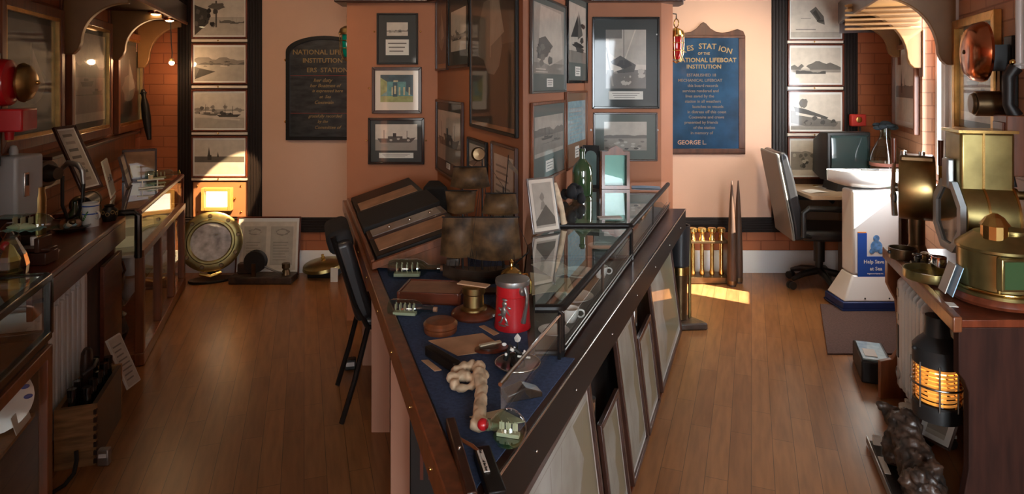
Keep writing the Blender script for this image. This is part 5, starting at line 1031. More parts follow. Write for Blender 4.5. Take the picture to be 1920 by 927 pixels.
# glass float with red stopper
p=V((-.008,1.40,.8036)); r=.040
o=thing('glass_float','round greenish glass bottle with a ship and a red ball stopper at the near end','glass bottle',p,R(165)); MB().lathe([(.001,-r)]+[(r*math.sin(math.pi*k/14),-r*math.cos(math.pi*k/14)) for k in range(1,12)]+[(.014,r*1.0),(.014,r*1.2),(.001,r*1.2)],(0,0,r),axis=(1,0,0)).build('bottle','bottleglass',o)
MB().sph((r*1.25+.008,0,r),.013,18,12).build('red_stopper','red',o); MB().lathe([(.001,.004),(.028,.010),(.033,.022),(.001,.022)],(0,0,0)).build('green_sea','greenglass',o); mb=MB(); mb.box((0,0,.027),(.05,.014,.008)); 
for k in(-.015,0,.015): mb.cyl((k,0,.03),(k,0,.055),.001,n=6); mb.sheet(lambda u,v:(k-.006+.012*u,-.001,.035+.016*v),2,2,.001)
mb.build('ship','cream',o)
# dark plane / box under the glass guard
p=V((.028,1.625,.8036)); o=thing('wooden_wedge','dark wooden wedge-shaped block lying behind the glass float','block',p,.35); MB().prism([(-.05,0),(.045,0),(.045,.012),(.0,.030),(-.05,.018)],-.022,.022,lambda u,v,w:(u,w,v)).build('block','hull',o,bevel=.003)
# wooden tool with label at the near edge
A=PZ(846,800,.818);B=PZ(883,930,.818); 
d=(B-A); rz=math.atan2(d.y,d.x); o=thing('wooden_clamp','old wooden clamp with two dark jaws and a white caption strip at the near end','clamp',((A+B)/2).xy.to_3d()+V((0,0,.8036)),rz); Lw=d.length
MB().box((0,0,.015),(Lw*1.1,.021,.028)).build('jaw','darkw',o,bevel=.003); MB().box((Lw*.26,.048,.014),(Lw*.62,.036,.026)).build('jaw','ebony',o,bevel=.004); MB().tube([(-.06,.006,.022),(-.02,.03,.024),(.02,.042,.026)],.004,8).build('brace','brownw',o); MB().sph((-.01,.0,.030),.004,8,6).build('screw','silver',o)
MB().box((.045,.040,.0285),(.075,.012,.002)).build('caption_strip','paper',o); text('The . . . . . . of the Boat',.008,'tone0',o,(.045,.040,.0298),(0,0,math.pi if False else 0),'caption_text')
# ================================================================ black chair at the left of the table
o=thing('black_chair','black stacking chair with padded back pushed against the left side of the table','chair',(-.655,3.27,0),R(18))
# local +x faces the table, local y along the aisle
def slab(mb,c,d,lean): mb.box(c,d,Matrix.Rotation(lean,3,'Y'))
mb=MB(); slab(mb,(-.165,-.02,.665),(.085,.42,.40),R(-16)); mb.build('backrest','blackleather',o,bevel=.03,seg=4)
mb=MB(); slab(mb,(-.225,-.02,.845),(.12,.36,.11),R(-16)); mb.build('headroll','blacksoft',o,bevel=.035,seg=4)
MB().box((.10,-.02,.46),(.44,.40,.06)).build('seat','blackleather',o,bevel=.025,seg=4)
for sy in(-.22,.18):
    MB().tube([(-.26,sy,.88),(-.16,sy,.56),(-.10,sy,.44),(-.16,sy,.2),(-.22,sy,.006)],.013,8).build('leg','gloss_black',o); MB().tube([(.28,sy,.42),(.30,sy,.2),(.32,sy,.006)],.013,8).build('leg','gloss_black',o)
    MB().tube([(-.10,sy,.44),(.28,sy,.425)],.011,8).build('seat_rail','gloss_black',o)
p=ground(657,692); o=thing('cable_adapter','small black and silver power adapter on the floor beneath the black chair','adapter',(p.x,p.y,0),.2); MB().box((0,0,.03),(.06,.05,.058)).build('body','black',o,bevel=.006); MB().box((0,-.026,.035),(.045,.003,.022)).build('label','white',o)
o=thing('amplifier_box','black metal equipment box standing on a stool beneath the near end of the table','equipment box',(-.255,1.98,0)); MB().box((0,.04,.46),(.115,.14,.26)).build('case','black',o,bevel=.005); mb=MB()
for x in(-.02,.005): mb.box((x,-.031,.44),(.010,.003,.10))
mb.build('red_grille',mat('redgrille',(.12,.03,.015),.5),o); MB().box((0,.04,.165),(.10,.12,.328)).build('stool','navy',o); mb=MB(); mb.sph((-.035,-.031,.53),.004,8,6); mb.sph((.03,-.031,.36),.004,8,6); mb.build('screws','silver',o)
# ================================================================ framed charts leaning on the right of the island
def leanr(lab,Ya,Yb,h,off,seed,fw=.022,kind='chart',fm='darkw'):
    a=V((xb(Ya)+off,Ya,.020));b=V((xb(Yb)+off,Yb,.020)); return framed('framed_chart',lab,a,b,h,fm=fm,mm='matboard_cl',fw=fw,fd=.02,inset=(.012,.012,.012,.012),kind=kind,seed=seed,lean=.075 if h>.5 else .05,group='framed charts leaning on the island')
leanr('largest framed chart leaning at the far end of the island, beside the black umbrella stand',3.255,4.06,.605,-.012,91)
leanr('small framed chart squeezed between the largest chart and the next tall one',2.86,3.17,.43,-.012,92)
leanr('tall framed chart leaning in the middle of the island side',2.50,2.84,.59,-.012,93)
leanr('short framed chart leaning second from the near end of the island',2.17,2.44,.41,-.012,94)
leanr('tall framed chart nearest the viewer against the island',1.50,2.115,.60,-.012,95)
for k,(Y,z,L,lab) in enumerate(((3.02,.52,.26,'rolled chart tube standing behind the small framed chart'),(2.25,.46,.30,'rolled chart tube standing behind the short framed chart'))):
    a=V((xb(Y)-.098,Y,.02)); o=thing('chart_tube',lab,'chart tube',a,group='rolled chart tubes'); MB().tube([(0,.0,0),(0.0,-.0,z)],.015,14).build('tube','silver',o); MB().tube([(0,.02,z-.015) if 0 else (0,0,z+.001),(0,0,z+.012)],.016,14).build('end_cap','gunmetal',o)
# ================================================================ RIGHT AISLE, back wall objects
p=ground(1276,616); o=thing('umbrella_stand','tall black leather tube with brass bands standing on a dark wedge foot','stand',(p.x+.01,p.y+.05,0))
hh=zpy(425,p.y)
MB().lathe([(.001,.05),(.042,.05),(.046,.3),(.050,hh-.28),(.052,hh-.27)]).build('lower_tube','bronze',o); MB().lathe([(.052,hh-.27),(.060,hh-.26),(.064,hh-.01),(.064,hh),(.056,hh),(.056,hh-.1),(.001,hh-.1)]).build('black_bucket','blackleather',o)
MB().lathe([(.001,hh-.030),(.055,hh-.03),(.055,hh-.028),(.001,hh-.028)]).build('red_lining','redlens',o); mb=MB(); mb.lathe([(.053,hh-.32),(.058,hh-.32),(.058,hh-.27),(.053,hh-.27)]); mb.build('brass_band','brass',o); MB().cyl((.066,.01,.05),(.066,.01,hh-.05),.010).build('brass_rod','brassol',o)
MB().tube([(-.01,0,hh-.09),(-.01,.0,hh+.05),(-.005,0,hh+.075)],.012,10).build('umbrella_handle','black',o); MB().pxy([(-.07,-.10),(.16,-.085),(.14,-.03),(.06,.09),(-.07,.08)],0,.045).build('foot','driftwood',o,bevel=.01)
# rack of brass nozzles
o=thing('nozzle_rack','low dark rack on the floor holding four brass hose nozzles','rack',(bx(1325,5.15),5.15,0)); w=bx(1361,5.15)-bx(1284,5.15)
mb=MB(); mb.box((0,0,.03),(w,.16,.05)); mb.box((0,-.058,.33),(w,.022,.02)); mb.box((-w/2+.01,.0,.19),(.015,.13,.3)); mb.box((w/2-.01,0,.19),(.015,.13,.3)); mb.build('rack_frame','bronze',o,bevel=.003)
xs=[-.118,-.045,.035,.11]; n0_=None
for k,x in enumerate(xs):
    lab=['brass hose nozzle farthest left in the floor rack','second brass hose nozzle from the left in the floor rack','third brass hose nozzle from the left in the floor rack','brass hose nozzle farthest right in the floor rack'][k]; pp=V((bx(1325,5.15)+x,5.128,.0565))
    if n0_ is None:
        n0_=thing('hose_nozzle',lab,'nozzle',pp,group='brass hose nozzles in the rack'); MB().lathe([(.001,0),(.018,0),(.022,.02),(.016,.05),(.016,.26),(.024,.27),(.024,.30),(.018,.31),(.020,.34),(.034,.35),(.034,.375),(.028,.38),(.001,.38)],n=16).build('barrel','brass',n0_); MB().lathe([(.025,.352),(.037,.352),(.037,.372),(.025,.372)],n=6).build('coupling','brassol',n0_)
    else: copytree(n0_,pp,label=lab)
# pair of tall wooden spikes
for k,(px,dx,lab) in enumerate(((1372,0,'left one of the two tall dark wooden spikes by the nozzle rack'),(1384,0,'right one of the two tall dark wooden spikes by the nozzle rack'))):
    Y=5.04+.085*k; o=thing('wooden_spike',lab,'spike',(bx(px,Y),Y,0),group='tall wooden spikes'); hh=zpy(338,Y)
    mb=MB(); mb.lathe([(.001,0),(.040,0),(.043,.1),(.041,.25),(.030,.5),(.016,.70),(.006,hh-.01),(.001,hh)],n=20,sx=.82); mb.build('shaft',mat('spikewood',(.060,.026,.012),.6,var=.4,scale=6,stretch=(10,10,1),bump=.2),o); mb=MB(); mb.lathe([(.041,.015),(.043,.015),(.044,.03),(.043,.045),(.041,.045)],n=20,sx=.85); mb.build('iron_band','bronze',o)
# rug
pts=[PZ(1538,573,0),PZ(1552,666,0),V((2.50,PZ(1552,666,0).y,0)),V((2.78,PZ(1538,573,0).y,0))]
c=sum(pts,V())/4; tag(MB().pxy([((q-c).x,(q-c).y) for q in pts],.001,.010).build('door_mat','carpet',loc=(c.x,c.y,0)),'dark brown carpet mat on the floor in front of the white collecting box','mat')
# desk
o=thing('office_desk','desk with a pale worktop beneath the television in the right back corner','desk',(2.585,5.07,0)); 
MB().box((0,0,.735),(.69,.58,.03)).build('worktop',mat('desktop',(.50,.36,.24),.3,coat=.3),o,bevel=.004); MB().box((.06,.27,.50),(.54,.02,.43)).build('modesty_panel',mat('deskpanel',(.20,.13,.085),.6),o)
MB().box((.32,0,.36),(.03,.54,.72)).build('side_panel','deskpanel',o); MB().box((.15,.24,.36),(.03,.06,.72)).build('leg','deskpanel',o)
for px,py,lab,w_,m_ in((1528,360,'sheet of white paper at the left end of the office desk',.16,'paper'),(1550,352,'open white booklet on the office desk left of the television',.14,'paper')):
    p=PZ(px,py,.7505); tag(MB().sheet(lambda u,v:((u-.5)*w_,(v-.5)*.12,.001+.008*math.sin(math.pi*u)),8,2,.001).build('paper_sheet',m_,loc=(p.x,max(4.93,min(5.25,p.y)),.7505),rot=(0,0,.2)),lab,'paper')
p=V((bx(1530,5.2),5.25,.7505)); tag(MB().tube([(0,0,.006),(.16,.03,.006)],.004,6).build('pencil','gold',loc=p),'yellow pencil lying on the desk under the lowest right photograph','pencil')
# television
o=thing('television','small black tube television on the desk, its dark screen reflecting the window','television',(bx(1592,5.0),5.02,.7505),R(8)); w=.37;h=.375
MB().pxz([(-.11,0),(.11,0),(.09,.085),(-.09,.085)],-.02,.16).build('stand','black',o)
mb=MB(); mb.add([(-w/2,-.02,.086),(w/2,-.02,.086),(w/2,-.02,.086+h),(-w/2,-.02,.086+h),(-w/2,.08,.086),(w/2,.08,.086),(w/2,.08,.086+h),(-w/2,.08,.086+h),(-w*.34,.27,.12),(w*.34,.27,.12),(w*.32,.27,.07+h*.85),(-w*.32,.27,.07+h*.85)],[(0,1,2,3),(0,1,5,4),(1,2,6,5),(2,3,7,6),(3,0,4,7),(4,5,9,8),(5,6,10,9),(6,7,11,10),(7,4,8,11),(8,9,10,11)]); mb.build('cabinet','black',o,bevel=.012,seg=3)
def scr(u,v): x=(u-.5)*2;y=(v-.5)*2; return (x*w*.43,-.024-.018*(1-.5*x*x-.5*y*y),.086+h*.54+y*h*.40)
mb=MB(); mb.sheet(scr,14,12,.003); mb.build('screen','tvglass',o,ang=80)
mb=MB(); mb.box((.10,-.024,.105),(.10,.006,.012)); mb.build('control_panel','gunmetal',o)
# red lamp sign & dark trims beside the right pilaster
p=V((bx(1608,5.32),5.32,zpy(238,5.32))); o=thing('red_lantern_sign','small red box with a yellow emblem on a stick behind the television','sign',p); MB().box((0,0,.055),(.125,.05,.10)).build('box',mat('redcloth',(.50,.03,.02),.6),o,bevel=.01); MB().sph((0,-.026,.06),(.025,.004,.025),14,8).build('yellow_emblem','gold',o); MB().tube([(.02,0,.0),(.02,0,zpy(238,5.32)*0-(zpy(238,5.32)-.752))],.006,8).build('stick','black',o); MB().lathe([(.001,0),(.05,0),(.05,.012),(.001,.014)],(.02,0,-(zpy(238,5.32)-.751))).build('stick_base','black',o)
o=thing('life_ring_light','glowing red lamp high beside the top of the right pilaster','lamp',(bx(1616,5.33),5.36,zpy(10,5.33))); MB().sph((0,-.02,0),(.05,.03,.09),16,10).build('red_lens','redlamp',o); MB().box((0,.01,0),(.09,.03,.2)).build('bracket','black',o)
# large flask
p=V((bx(1660,4.93),4.93,.7505)); o=thing('glass_carboy','large clear glass flask with a black cloth over its neck, beside the television','flask',p); r=.108; hz=zpy(240,4.93)-.75
MB().lathe([(.001,0),(r*.96,0),(r,.01),(r,hz*.55),(r*.85,hz*.66),(r*.42,hz*.84),(r*.36,hz*.88),(r*.36,hz),(r*.30,hz),(r*.30,hz*.88),(r*.4,hz*.82)],n=40).build('flask','bottleglass',o); MB().lathe([(r*1.002,hz*.42),(r*1.012,hz*.42),(r*1.012,hz*.47),(r*1.002,hz*.47)],n=40).build('pink_band',mat('pinkband',(.5,.2,.15),.5),o); MB().lathe([(r*.90,.01),(r*.90,hz*.33),(.001,hz*.33)],n=32).build('white_filling','paper',o); MB().lathe([(r*.915,hz*.15),(r*.92,hz*.15),(r*.92,hz*.32),(r*.915,hz*.32)],n=32).build('red_label','red',o)
mb=MB(); rn=random.Random(9)
for k in range(8): mb.sph((.06*math.cos(k*.8),.05*math.sin(k*.8),hz+.012+rn.uniform(-.012,.012)),(.035,.03,.018),10,6)
mb.sph((0,0,hz+.03),(.04,.04,.025)); mb.build('black_cloth','dkcloth',o)
# white collecting box
Yc=4.58; o=thing('collecting_box','white boat-topped charity collecting box with a blue Help Save Lives at Sea panel','collecting box',(bx(1643,4.5),Yc,.0105))
b_=.155
MB().box((0,0,.006),(.53,.27,.01)).build('pad','navy',o); MB().box((0,0,.035),(.52,.26,.05)).build('blue_foot','navy',o,bevel=.006)
zA=.061; zB=.235
mb=MB(); A=[(-.25,-.125),(.25,-.125),(.25,.125),(-.25,.125)]; B=[(-.165,-.08),(.165,-.08),(.165,.08),(-.165,.08)]
mb.add([(x,y,zA) for x,y in A]+[(x,y,zB) for x,y in B],[(0,1,2,3),(4,5,6,7),(0,1,5,4),(1,2,6,5),(2,3,7,6),(3,0,4,7)]); mb.build('flared_base','whitegloss',o,bevel=.012,seg=3)
MB().box((0,0,(zB+.83)/2),(.33,.16,.83-zB)).build('column','whitegloss',o,bevel=.018,seg=3)
zp0=zpy(522,Yc-.08);zp1=zpy(440,Yc-.08)
mb=MB(); k=F/(Yc-.08); X=lambda px:(px-CX)/k-bx(1643,4.5)
mb.box(((X(1608)+X(1676))/2,-.0815,(zp0+zpy(484,Yc-.08))/2),(X(1676)-X(1608),.003,zpy(484,Yc-.08)-zp0)); mb.box(((X(1608)+X(1625))/2,-.0815,(zp1+zpy(484,Yc-.08))/2),(X(1625)-X(1608),.003,zp1-zpy(484,Yc-.08))); mb.build('blue_panel','blue',o)
MB().box(((X(1608)+X(1624))/2,-.0815,zp1+.004),(X(1624)-X(1608),.0028,.008)).build('orange_stripe',mat('orangestripe',(.75,.25,.05),.5),o)
mb=MB(); cx=X(1643); zc=zpy(462,Yc-.08)
mb.sph((cx,-.0825,zc+.045),(.022,.0015,.024),14,8); mb.sph((cx,-.0825,zc-.01),(.042,.0015,.04),14,8); mb.sph((cx-.03,-.0825,zc-.045),(.02,.0015,.02),12,6); mb.sph((cx+.03,-.0825,zc-.045),(.02,.0015,.02),12,6); mb.build('crewman_print',mat('crewblue',(.12,.30,.62),.5,var=.4,scale=40),o)
merge_text([('Help Save Lives',.036,X(1649),zpy(494,Yc-.08),-.0838,0,0),('at Sea',.036,X(1642),zpy(507,Yc-.08),-.0838,0,0),('Registered Charity No.',.012,X(1641),zpy(516,Yc-.08),-.0838,0,0)],'whitegloss',o)
mb=MB()
for x in(-.10,.07): mb.sph((x,-.119,.083),.006,8,6)
mb.build('base_screws','black',o)
def hullc(u,v):
    x=u; t=abs(x)**2.2; wd=.125*(1-t*.95)+.004; a=v*math.pi; return (-.015+x*.29, -wd*math.cos(a), .955-(.12+.0*x)*math.sin(a)**.7*(1-.35*t)+.015*x*x)
mb=MB(); nu,nv=22,10; mb.add([hullc(-1+2*i/nu,j/nv) for i in range(nu+1) for j in range(nv+1)],[(i*(nv+1)+j,(i+1)*(nv+1)+j,(i+1)*(nv+1)+j+1,i*(nv+1)+j+1) for i in range(nu) for j in range(nv)]); mb.sheet(lambda u,v:(-.015+(u*2-1)*.286,(v-.5)*2*(.123*(1-abs(u*2-1)**2.2*.95)+.004),.948+.015*(u*2-1)**2),16,4,.006); mb.build('boat_top','whitegloss',o,ang=60)
MB().box((0,0,.965),(.12,.012,.01)).build('coin_slot','black',o)
# office chair
o=thing('office_chair','black swivel office chair with a pale grey shell at the desk, seen from the side','office chair',(bx(1543,5.02)-.03,5.02,0),R(-6))
mb=MB(); L_=[(-.245,.40),(-.26,.52),(-.30,.72),(-.34,.92),(-.365,1.06),(-.33,1.075),(-.30,1.05),(-.26,.90),(-.22,.72),(-.185,.55),(-.17,.42)]
mb.pxz([(x-.025,z) for x,z in L_[:5]]+[(x-.0,z) for x,z in L_[:5][::-1]],-.22,.22); mb.build('back_shell','chairshell',o,bevel=.015,seg=3)
MB().pxz(L_,-.215,.215).build('backrest','blackleather',o,bevel=.03,seg=4)
MB().box((.04,0,.44),(.46,.44,.085)).build('seat','blackleather',o,bevel=.035,seg=4)
for y in(-.245,.245): MB().tube([(-.20,y,.44),(-.20,y,.62),(-.16,y,.655),(.16,y,.65),(.20,y,.62)],[.02,.02,.022,.022,.018],10).build('armrest','black',o); MB().tube([(-.20,y,.45),(-.05,y*.6,.41)],.018,8).build('arm_bracket','black',o)
MB().cyl((.0,0,.12),(0,0,.40),.028).build('gas_lift','black',o); MB().cyl((.0,0,.20),(0,0,.39),.04).build('lift_cover','black',o)
for k in range(5):
    a=2*math.pi*k/5+math.pi+.35; c_,s_=math.cos(a),math.sin(a); q=MB().tube([(0,0,.13),(c_*.15,s_*.15,.11),(c_*.24,s_*.24,.075)],[.03,.025,.016],10).build('star_leg','black',o)
    mb=MB(); t=V((-s_,c_,0)); 
    for e in(-.016,.016): mb.cyl(V((c_*.25,s_*.25,.03))+t*(e-.008),V((c_*.25,s_*.25,.03))+t*(e+.008),.03)
    mb.build('caster','black',q)
# ================================================================ RIGHT WALL
RD=V((WR[1],1,0)).normalized(); RN=V((-RD.y,RD.x,0))  # along wall (away), into room
rzR=math.atan2(-RD.y,-RD.x)   # local +x runs toward the viewer, local -y faces into the room
def rw(Y,off=0,z=0): return V((X_(WR,Y),Y,z))+RN*off
for lab,a,b,t,bt,ref,kd,sd,k in(('brown-framed pale picture on the right wall behind the flask',1680,1725,88,240,'a','chapel',65,dict(fm='brownw',mm='matboard_cl',fw=.035)),('gold-framed picture on the right wall behind the copper bell',1798,1880,40,250,'a','dock',66,dict(fm='gold',mm='matboard_gr',fw=.045))):
    A,B,h=onwall(WR,a,b,t,bt,ref,.001); framed('framed_picture',lab,A,B,h,fd=.035,inset=(.03,.03,.04,.04),kind=kd,seed=sd,group='framed pictures on the right wall',**k)
o=thing('pelmet_shelf','wooden pelmet shelf with carved brackets along the right wall','pelmet',rw(5.1),rzR); Lg=2.3
MB().box((Lg/2,-.22,2.145),(Lg,.40,.03)).build('board','pelmet',o); MB().box((Lg/2+.0,-.43,2.17),(Lg,.022,.17)).build('fascia','darkw',o)
mb=MB(); mb.box((0,-.22,2.13),(.02,.42,.25)); mb.build('end_board','darkw',o)
def bracketR(lab,Y,d,z0,z1,flute=False,back=True):
    p=rw(Y); o=thing('wall_bracket',lab,'bracket',p,rzR,group='carved brackets on the right wall')
    MB().pyz(scroll(d,z0,z1),-.03,.03).build('bracket_panel','pelmet',o,bevel=.004)
    MB().box((0.0,-.008,z0+.10),(.10,.014,.32)).build('back_plate','brownw',o,bevel=.003)
    if flute:
        mb=MB(); 
        for k in range(6): mb.box((.037,-.02-d/2,z1-.015-.033*k),(.014,d,.016))
        mb.build('fluting','pelmet',o,bevel=.003)
    return o
bracketR('fluted carved bracket over the brown-framed picture on the right wall',4.42,.47,1.70,2.16,True)
bracketR('carved bracket beside the window on the right wall',3.70,.42,1.70,2.16)
bracketR('small dark carved bracket at the far brick corner on the right',5.05,.40,1.80,2.12)
# copper bell
p=rw(2.93); cz_=1.6+(155-97)/F*2.95
o=thing('copper_bell','polished copper alarm gong on the right wall in front of the gold frame','bell',V((p.x,p.y,cz_)),rzR)
yy=-.11; mb=MB(); mb.lathe([(.138,-.0),(.142,.012),(.132,.045),(.105,.07),(.05,.078),(.001,.08)],(0,yy,0),axis=(0,-1,0),n=40); mb.lathe([(.001,.012),(.12,.012),(.138,0)],(0,yy,0),axis=(0,-1,0),n=40); mb.build('gong','copper',o); MB().sph((0,yy-.081,0),(.011,.006,.011),12,8).build('centre_nut','bronze',o)
MB().box((0.02,-.045,-.03),(.06,.085,.12)).build('mount','black',o); mb=MB(); mb.cyl((.02,-.03,-.24),(.02,-.155,-.24),.058,n=24); mb.cyl((.02,-.155,-.24),(.02,-.17,-.24),.052,.045,n=24); mb.build('motor','bronze',o,bevel=.004); MB().tube([(.02,-.06,-.18),(.02,-.06,-.09)],.012,8).build('striker_arm','bronze',o); MB().tube([(.0,-.06,-.30),(-.02,-.05,-.36),(.03,-.03,-.40)],.006,8).build('cable','black',o)
MB().box((.02,-.014,-.14),(.10,.026,.42)).build('backboard','ebony',o,bevel=.004)
p=rw(2.76,.03); o=thing('black_handset','black speaking tube handset hanging on the right wall beside the copper gong','handset',V((p.x,p.y,zpy(170,2.8))),rzR)
mb=MB(); mb.tube([(0,-.02,.10),(0,-.045,.06),(0,-.045,-.06),(0,-.02,-.11)],[.03,.024,.022,.03],14); mb.build('body','black',o); MB().tube([(0,-.03,-.12),(.01,-.04,-.22),(-.02,-.03,-.34),(0.0,-.02,-.42)],.008,8).build('hose','black',o); MB().sph((0,-.03,.125),.012,10,6).build('brass_tip','brassbr',o)
p=rw(2.86,.002); o=thing('conduit_pipe','white painted pipe running up the right wall at the frame edge','pipe',V((rw(2.80).x,2.80,0))+RN*.02); MB().cyl((0,0,1.66),(0,0,2.6),.016).build('pipe','whitegloss',o); MB().torus((0,0,1.68),.018,.005).build('clip','whitegloss',o)
p=rw(2.78,.0); o=thing('wooden_wall_box','small brown wooden box on the right wall under the black handset','box',V((p.x,p.y,zpy(330,2.75))),rzR); MB().box((0,-.05,.13),(.16,.1,.26)).build('case','brownw',o,bevel=.004); MB().box((0,-.104,.13),(.12,.008,.20)).build('door','mahog',o,bevel=.003); MB().sph((.05,-.11,.13),.007,8,6).build('knob','brass',o)
# ================================================================ RIGHT COUNTER
ZR=.75
def rf(Y): return 1.60+.326*(Y-2.3)
o=thing('mahogany_counter','mahogany counter on shaped end panels along the right wall','counter',(1.75,2.75,0))
def Q(pts): return [(x-1.75,y-2.75) for x,y in pts]
e=.004
MB().pxy(Q([(rf(2.29),2.29),(rf(3.27),3.27),(X_(WR,3.27)-e,3.27),(X_(WR,2.29)-e,2.29)]),ZR-.028,ZR).build('worktop','mahog',o,bevel=.003)
MB().pxy(Q([(rf(2.29)-.022,2.285),(rf(3.27)-.022,3.275),(rf(3.27)+.012,3.275),(rf(2.29)+.012,2.285)]),ZR-.045,ZR+.012).build('front_rail','brownw',o,bevel=.006,seg=3)
k=F/2.3; fx=lambda px:(px-CX)/k-1.75; fz=lambda py:zpy(py,2.3)
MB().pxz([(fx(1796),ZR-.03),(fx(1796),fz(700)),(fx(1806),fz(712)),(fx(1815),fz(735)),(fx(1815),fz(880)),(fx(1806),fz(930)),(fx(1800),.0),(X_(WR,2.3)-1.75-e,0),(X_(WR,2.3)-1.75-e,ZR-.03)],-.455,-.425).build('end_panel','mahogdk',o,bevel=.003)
k3=F/3.25; gx=lambda px:(px-CX)/k3-1.75; gz=lambda py:zpy(py,3.25)
MB().pxz([(gx(1661),ZR-.03),(gx(1661),gz(530)),(gx(1668),gz(545)),(gx(1678),gz(562)),(gx(1682),gz(600)),(gx(1682),gz(655)),(gx(1670),gz(672)),(gx(1648),gz(676)),(gx(1648),.0),(X_(WR,3.25)-1.75-e,0),(X_(WR,3.25)-1.75-e,ZR-.03)],.485,.51).build('end_panel','brownw',o,bevel=.003)
MB().pxy(Q([(X_(WR,2.34)-.03,2.34),(X_(WR,3.22)-.03,3.22),(X_(WR,3.22)-e,3.22),(X_(WR,2.34)-e,2.34)]),0,ZR-.03).build('back_panel','mahog',o)
# radiator under right counter
rzC=math.atan2(-1,-.326); base=V((rf(3.20)+.085,3.125,0))
o,x=radiator('white oil-filled radiator with a round-vented end under the right counter',base,rzC,6,.575,.14,.060,ctrl=-1)
p=o; MB().torus((-.03,-.075,.16),.028,.004,axis=(0,1,0)).build('vent_ring','pewter',o); MB().pxz([(-.045,.24),(-.015,.24),(-.015,.40),(-.045,.40)],-.079,-.074).build('carry_slot','black',o); mb=MB(); mb.box((-.03,-.077,.56),(.03,.003,.04)); mb.box((-.03,-.077,.44),(.03,.003,.03)); mb.build('rating_label','pewter',o)
# anchor lantern
p=V((bx(1757,2.52),2.52,zpy(775,2.52)-.012)); o=thing('anchor_lamp','black ship anchor lamp with a glowing ribbed lens hanging under the right counter','lamp',p); r=.082
MB().lathe([(.001,0),(r,0),(r*1.02,.015),(r*1.02,.055),(r*.95,.062)],n=40).build('tank','black',o)
pr=[(r*.92,.062)]; 
for k in range(9): z=.064+.016*k; pr+=[(r*.90,z),(r*1.0,z+.004),(r*1.0,z+.010),(r*.90,z+.015)]
MB().lathe(pr,n=48).build('ribbed_lens','amberglass',o)
for k in range(9): MB().lathe([(r*.86,.066+.016*k),(r*.885,.069+.016*k),(r*.885,.074+.016*k),(r*.86,.077+.016*k)],n=40).build('lens_ring','lampband',o)
MB().lathe([(.001,.066),(.03,.066),(.034,.10),(.028,.16),(.016,.19),(.001,.195)]).build('flame_lamp',mat('lampflame',(1,.6,.25),.4,emit=(1,.55,.22),estr=1.0),o); MB().sph((0,-.02,.17),(.022,.012,.018)).build('bulb','filament',o)
MB().lathe([(r*.98,.208),(r*1.03,.212),(r*1.03,.275),(r*.85,.295),(r*.55,.32),(r*.5,.36),(r*.5,.395),(.001,.395)],n=40).build('hood','black',o)
mb=MB()
for k in range(8): a=k*math.pi/4+.3; mb.tube([(r*1.06*math.cos(a),r*1.06*math.sin(a),.05),(r*1.06*math.cos(a),r*1.06*math.sin(a),.225)],.0035,6)
mb.torus((0,0,.135),r*1.09,.0045,n=48); mb.build('guard_wires','gunmetal',o); MB().sph((-r*1.1,-.0,.27),.009,10,6).build('latch_knob','black',o); MB().torus((r*.9,-.05,.05),.045,.003,axis=(.3,-1,0)).build('carry_ring','brassdk',o)
MB().tube([(0,0,.39),(0,0,ZR-.0465-p.z)],.008,8).build('hanger','black',o)
# leaning double photo
lean3('framed_photograph','white-mounted pair of small photos leaning beneath the right counter behind the anchor lamp',P(1716,812,2.74),P(1782,846,2.66),P(1728,690,2.76),fm='darkw',mm='matboard_cl',fw=.010,inset=(.02,.02,.02,.02),kind='dock',seed=96)
# driftwood sculpture on slab
A=ground(1660,828); p=V((1.60,2.58,0)); o=thing('driftwood_carving','dark gnarled wood carving on a flat slab with two small labels on the floor','carving',p,R(-18))
MB().box((-.02,-.08,.02),(.17,.55,.036)).build('slab','ebony',o,bevel=.006); MB().box((-.107,-.02,.022),(.004,.50,.03)).build('edge_strip','pewter',o)
MB().box((-.088,.0,.040),(.022,.12,.004)).build('caption_card','paper',o); MB().box((-.08,.165,.055),(.03,.02,.035)).build('caption_card','paper',o)
rn=random.Random(21); mb=MB()
mb.tube([(0,-.25,.05),(.01,-.12,.09),(0,-.02,.15),(-.02,.06,.20),(-.03,.12,.19),(-.08,.15,.23)],[.07,.075,.06,.045,.035,.012],14)
mb.tube([(0,-.02,.15),(.02,.03,.23),(-.01,.06,.26)],[.045,.03,.012],10); mb.tube([(-.02,.06,.19),(-.06,.04,.12),(-.05,.0,.05)],[.035,.03,.03],10); mb.tube([(0,.0,.12),(.03,.1,.08),(.02,.15,.045)],[.04,.03,.03],10)
for k in range(18): mb.sph((rn.uniform(-.06,.06),rn.uniform(-.28,.14),rn.uniform(.05,.16)),rn.uniform(.015,.035),10,7)
ob=mb.build('gnarled_body','driftwood',o,ang=80); rm=ob.modifiers.new('remesh','REMESH'); rm.mode='VOXEL'; rm.voxel_size=.008; rm.use_smooth_shade=True; tx2=bpy.data.textures.new('gnarl','CLOUDS'); tx2.noise_scale=.022; dp=ob.modifiers.new('disp','DISPLACE'); dp.texture=tx2; dp.strength=.032; dp.mid_level=.5
p=ground(1698,777); o=thing('floor_bollard','small black cylinder with a white top on the floor in front of the right radiator','canister',(p.x-.01,p.y-.03,0)); MB().lathe([(.001,0),(.03,0),(.03,.04),(.001,.04)]).build('body','black',o); MB().lathe([(.001,.0405),(.036,.0405),(.036,.055),(.001,.058)]).build('cap','paper',o)
p=ground(1655,716); o=thing('book_tray','dark tray holding a glossy booklet, tilted against the far counter end','tray',(p.x+.0,p.y+.10,0),R(-20)); rt=Matrix.Rotation(R(-35),3,'Y')
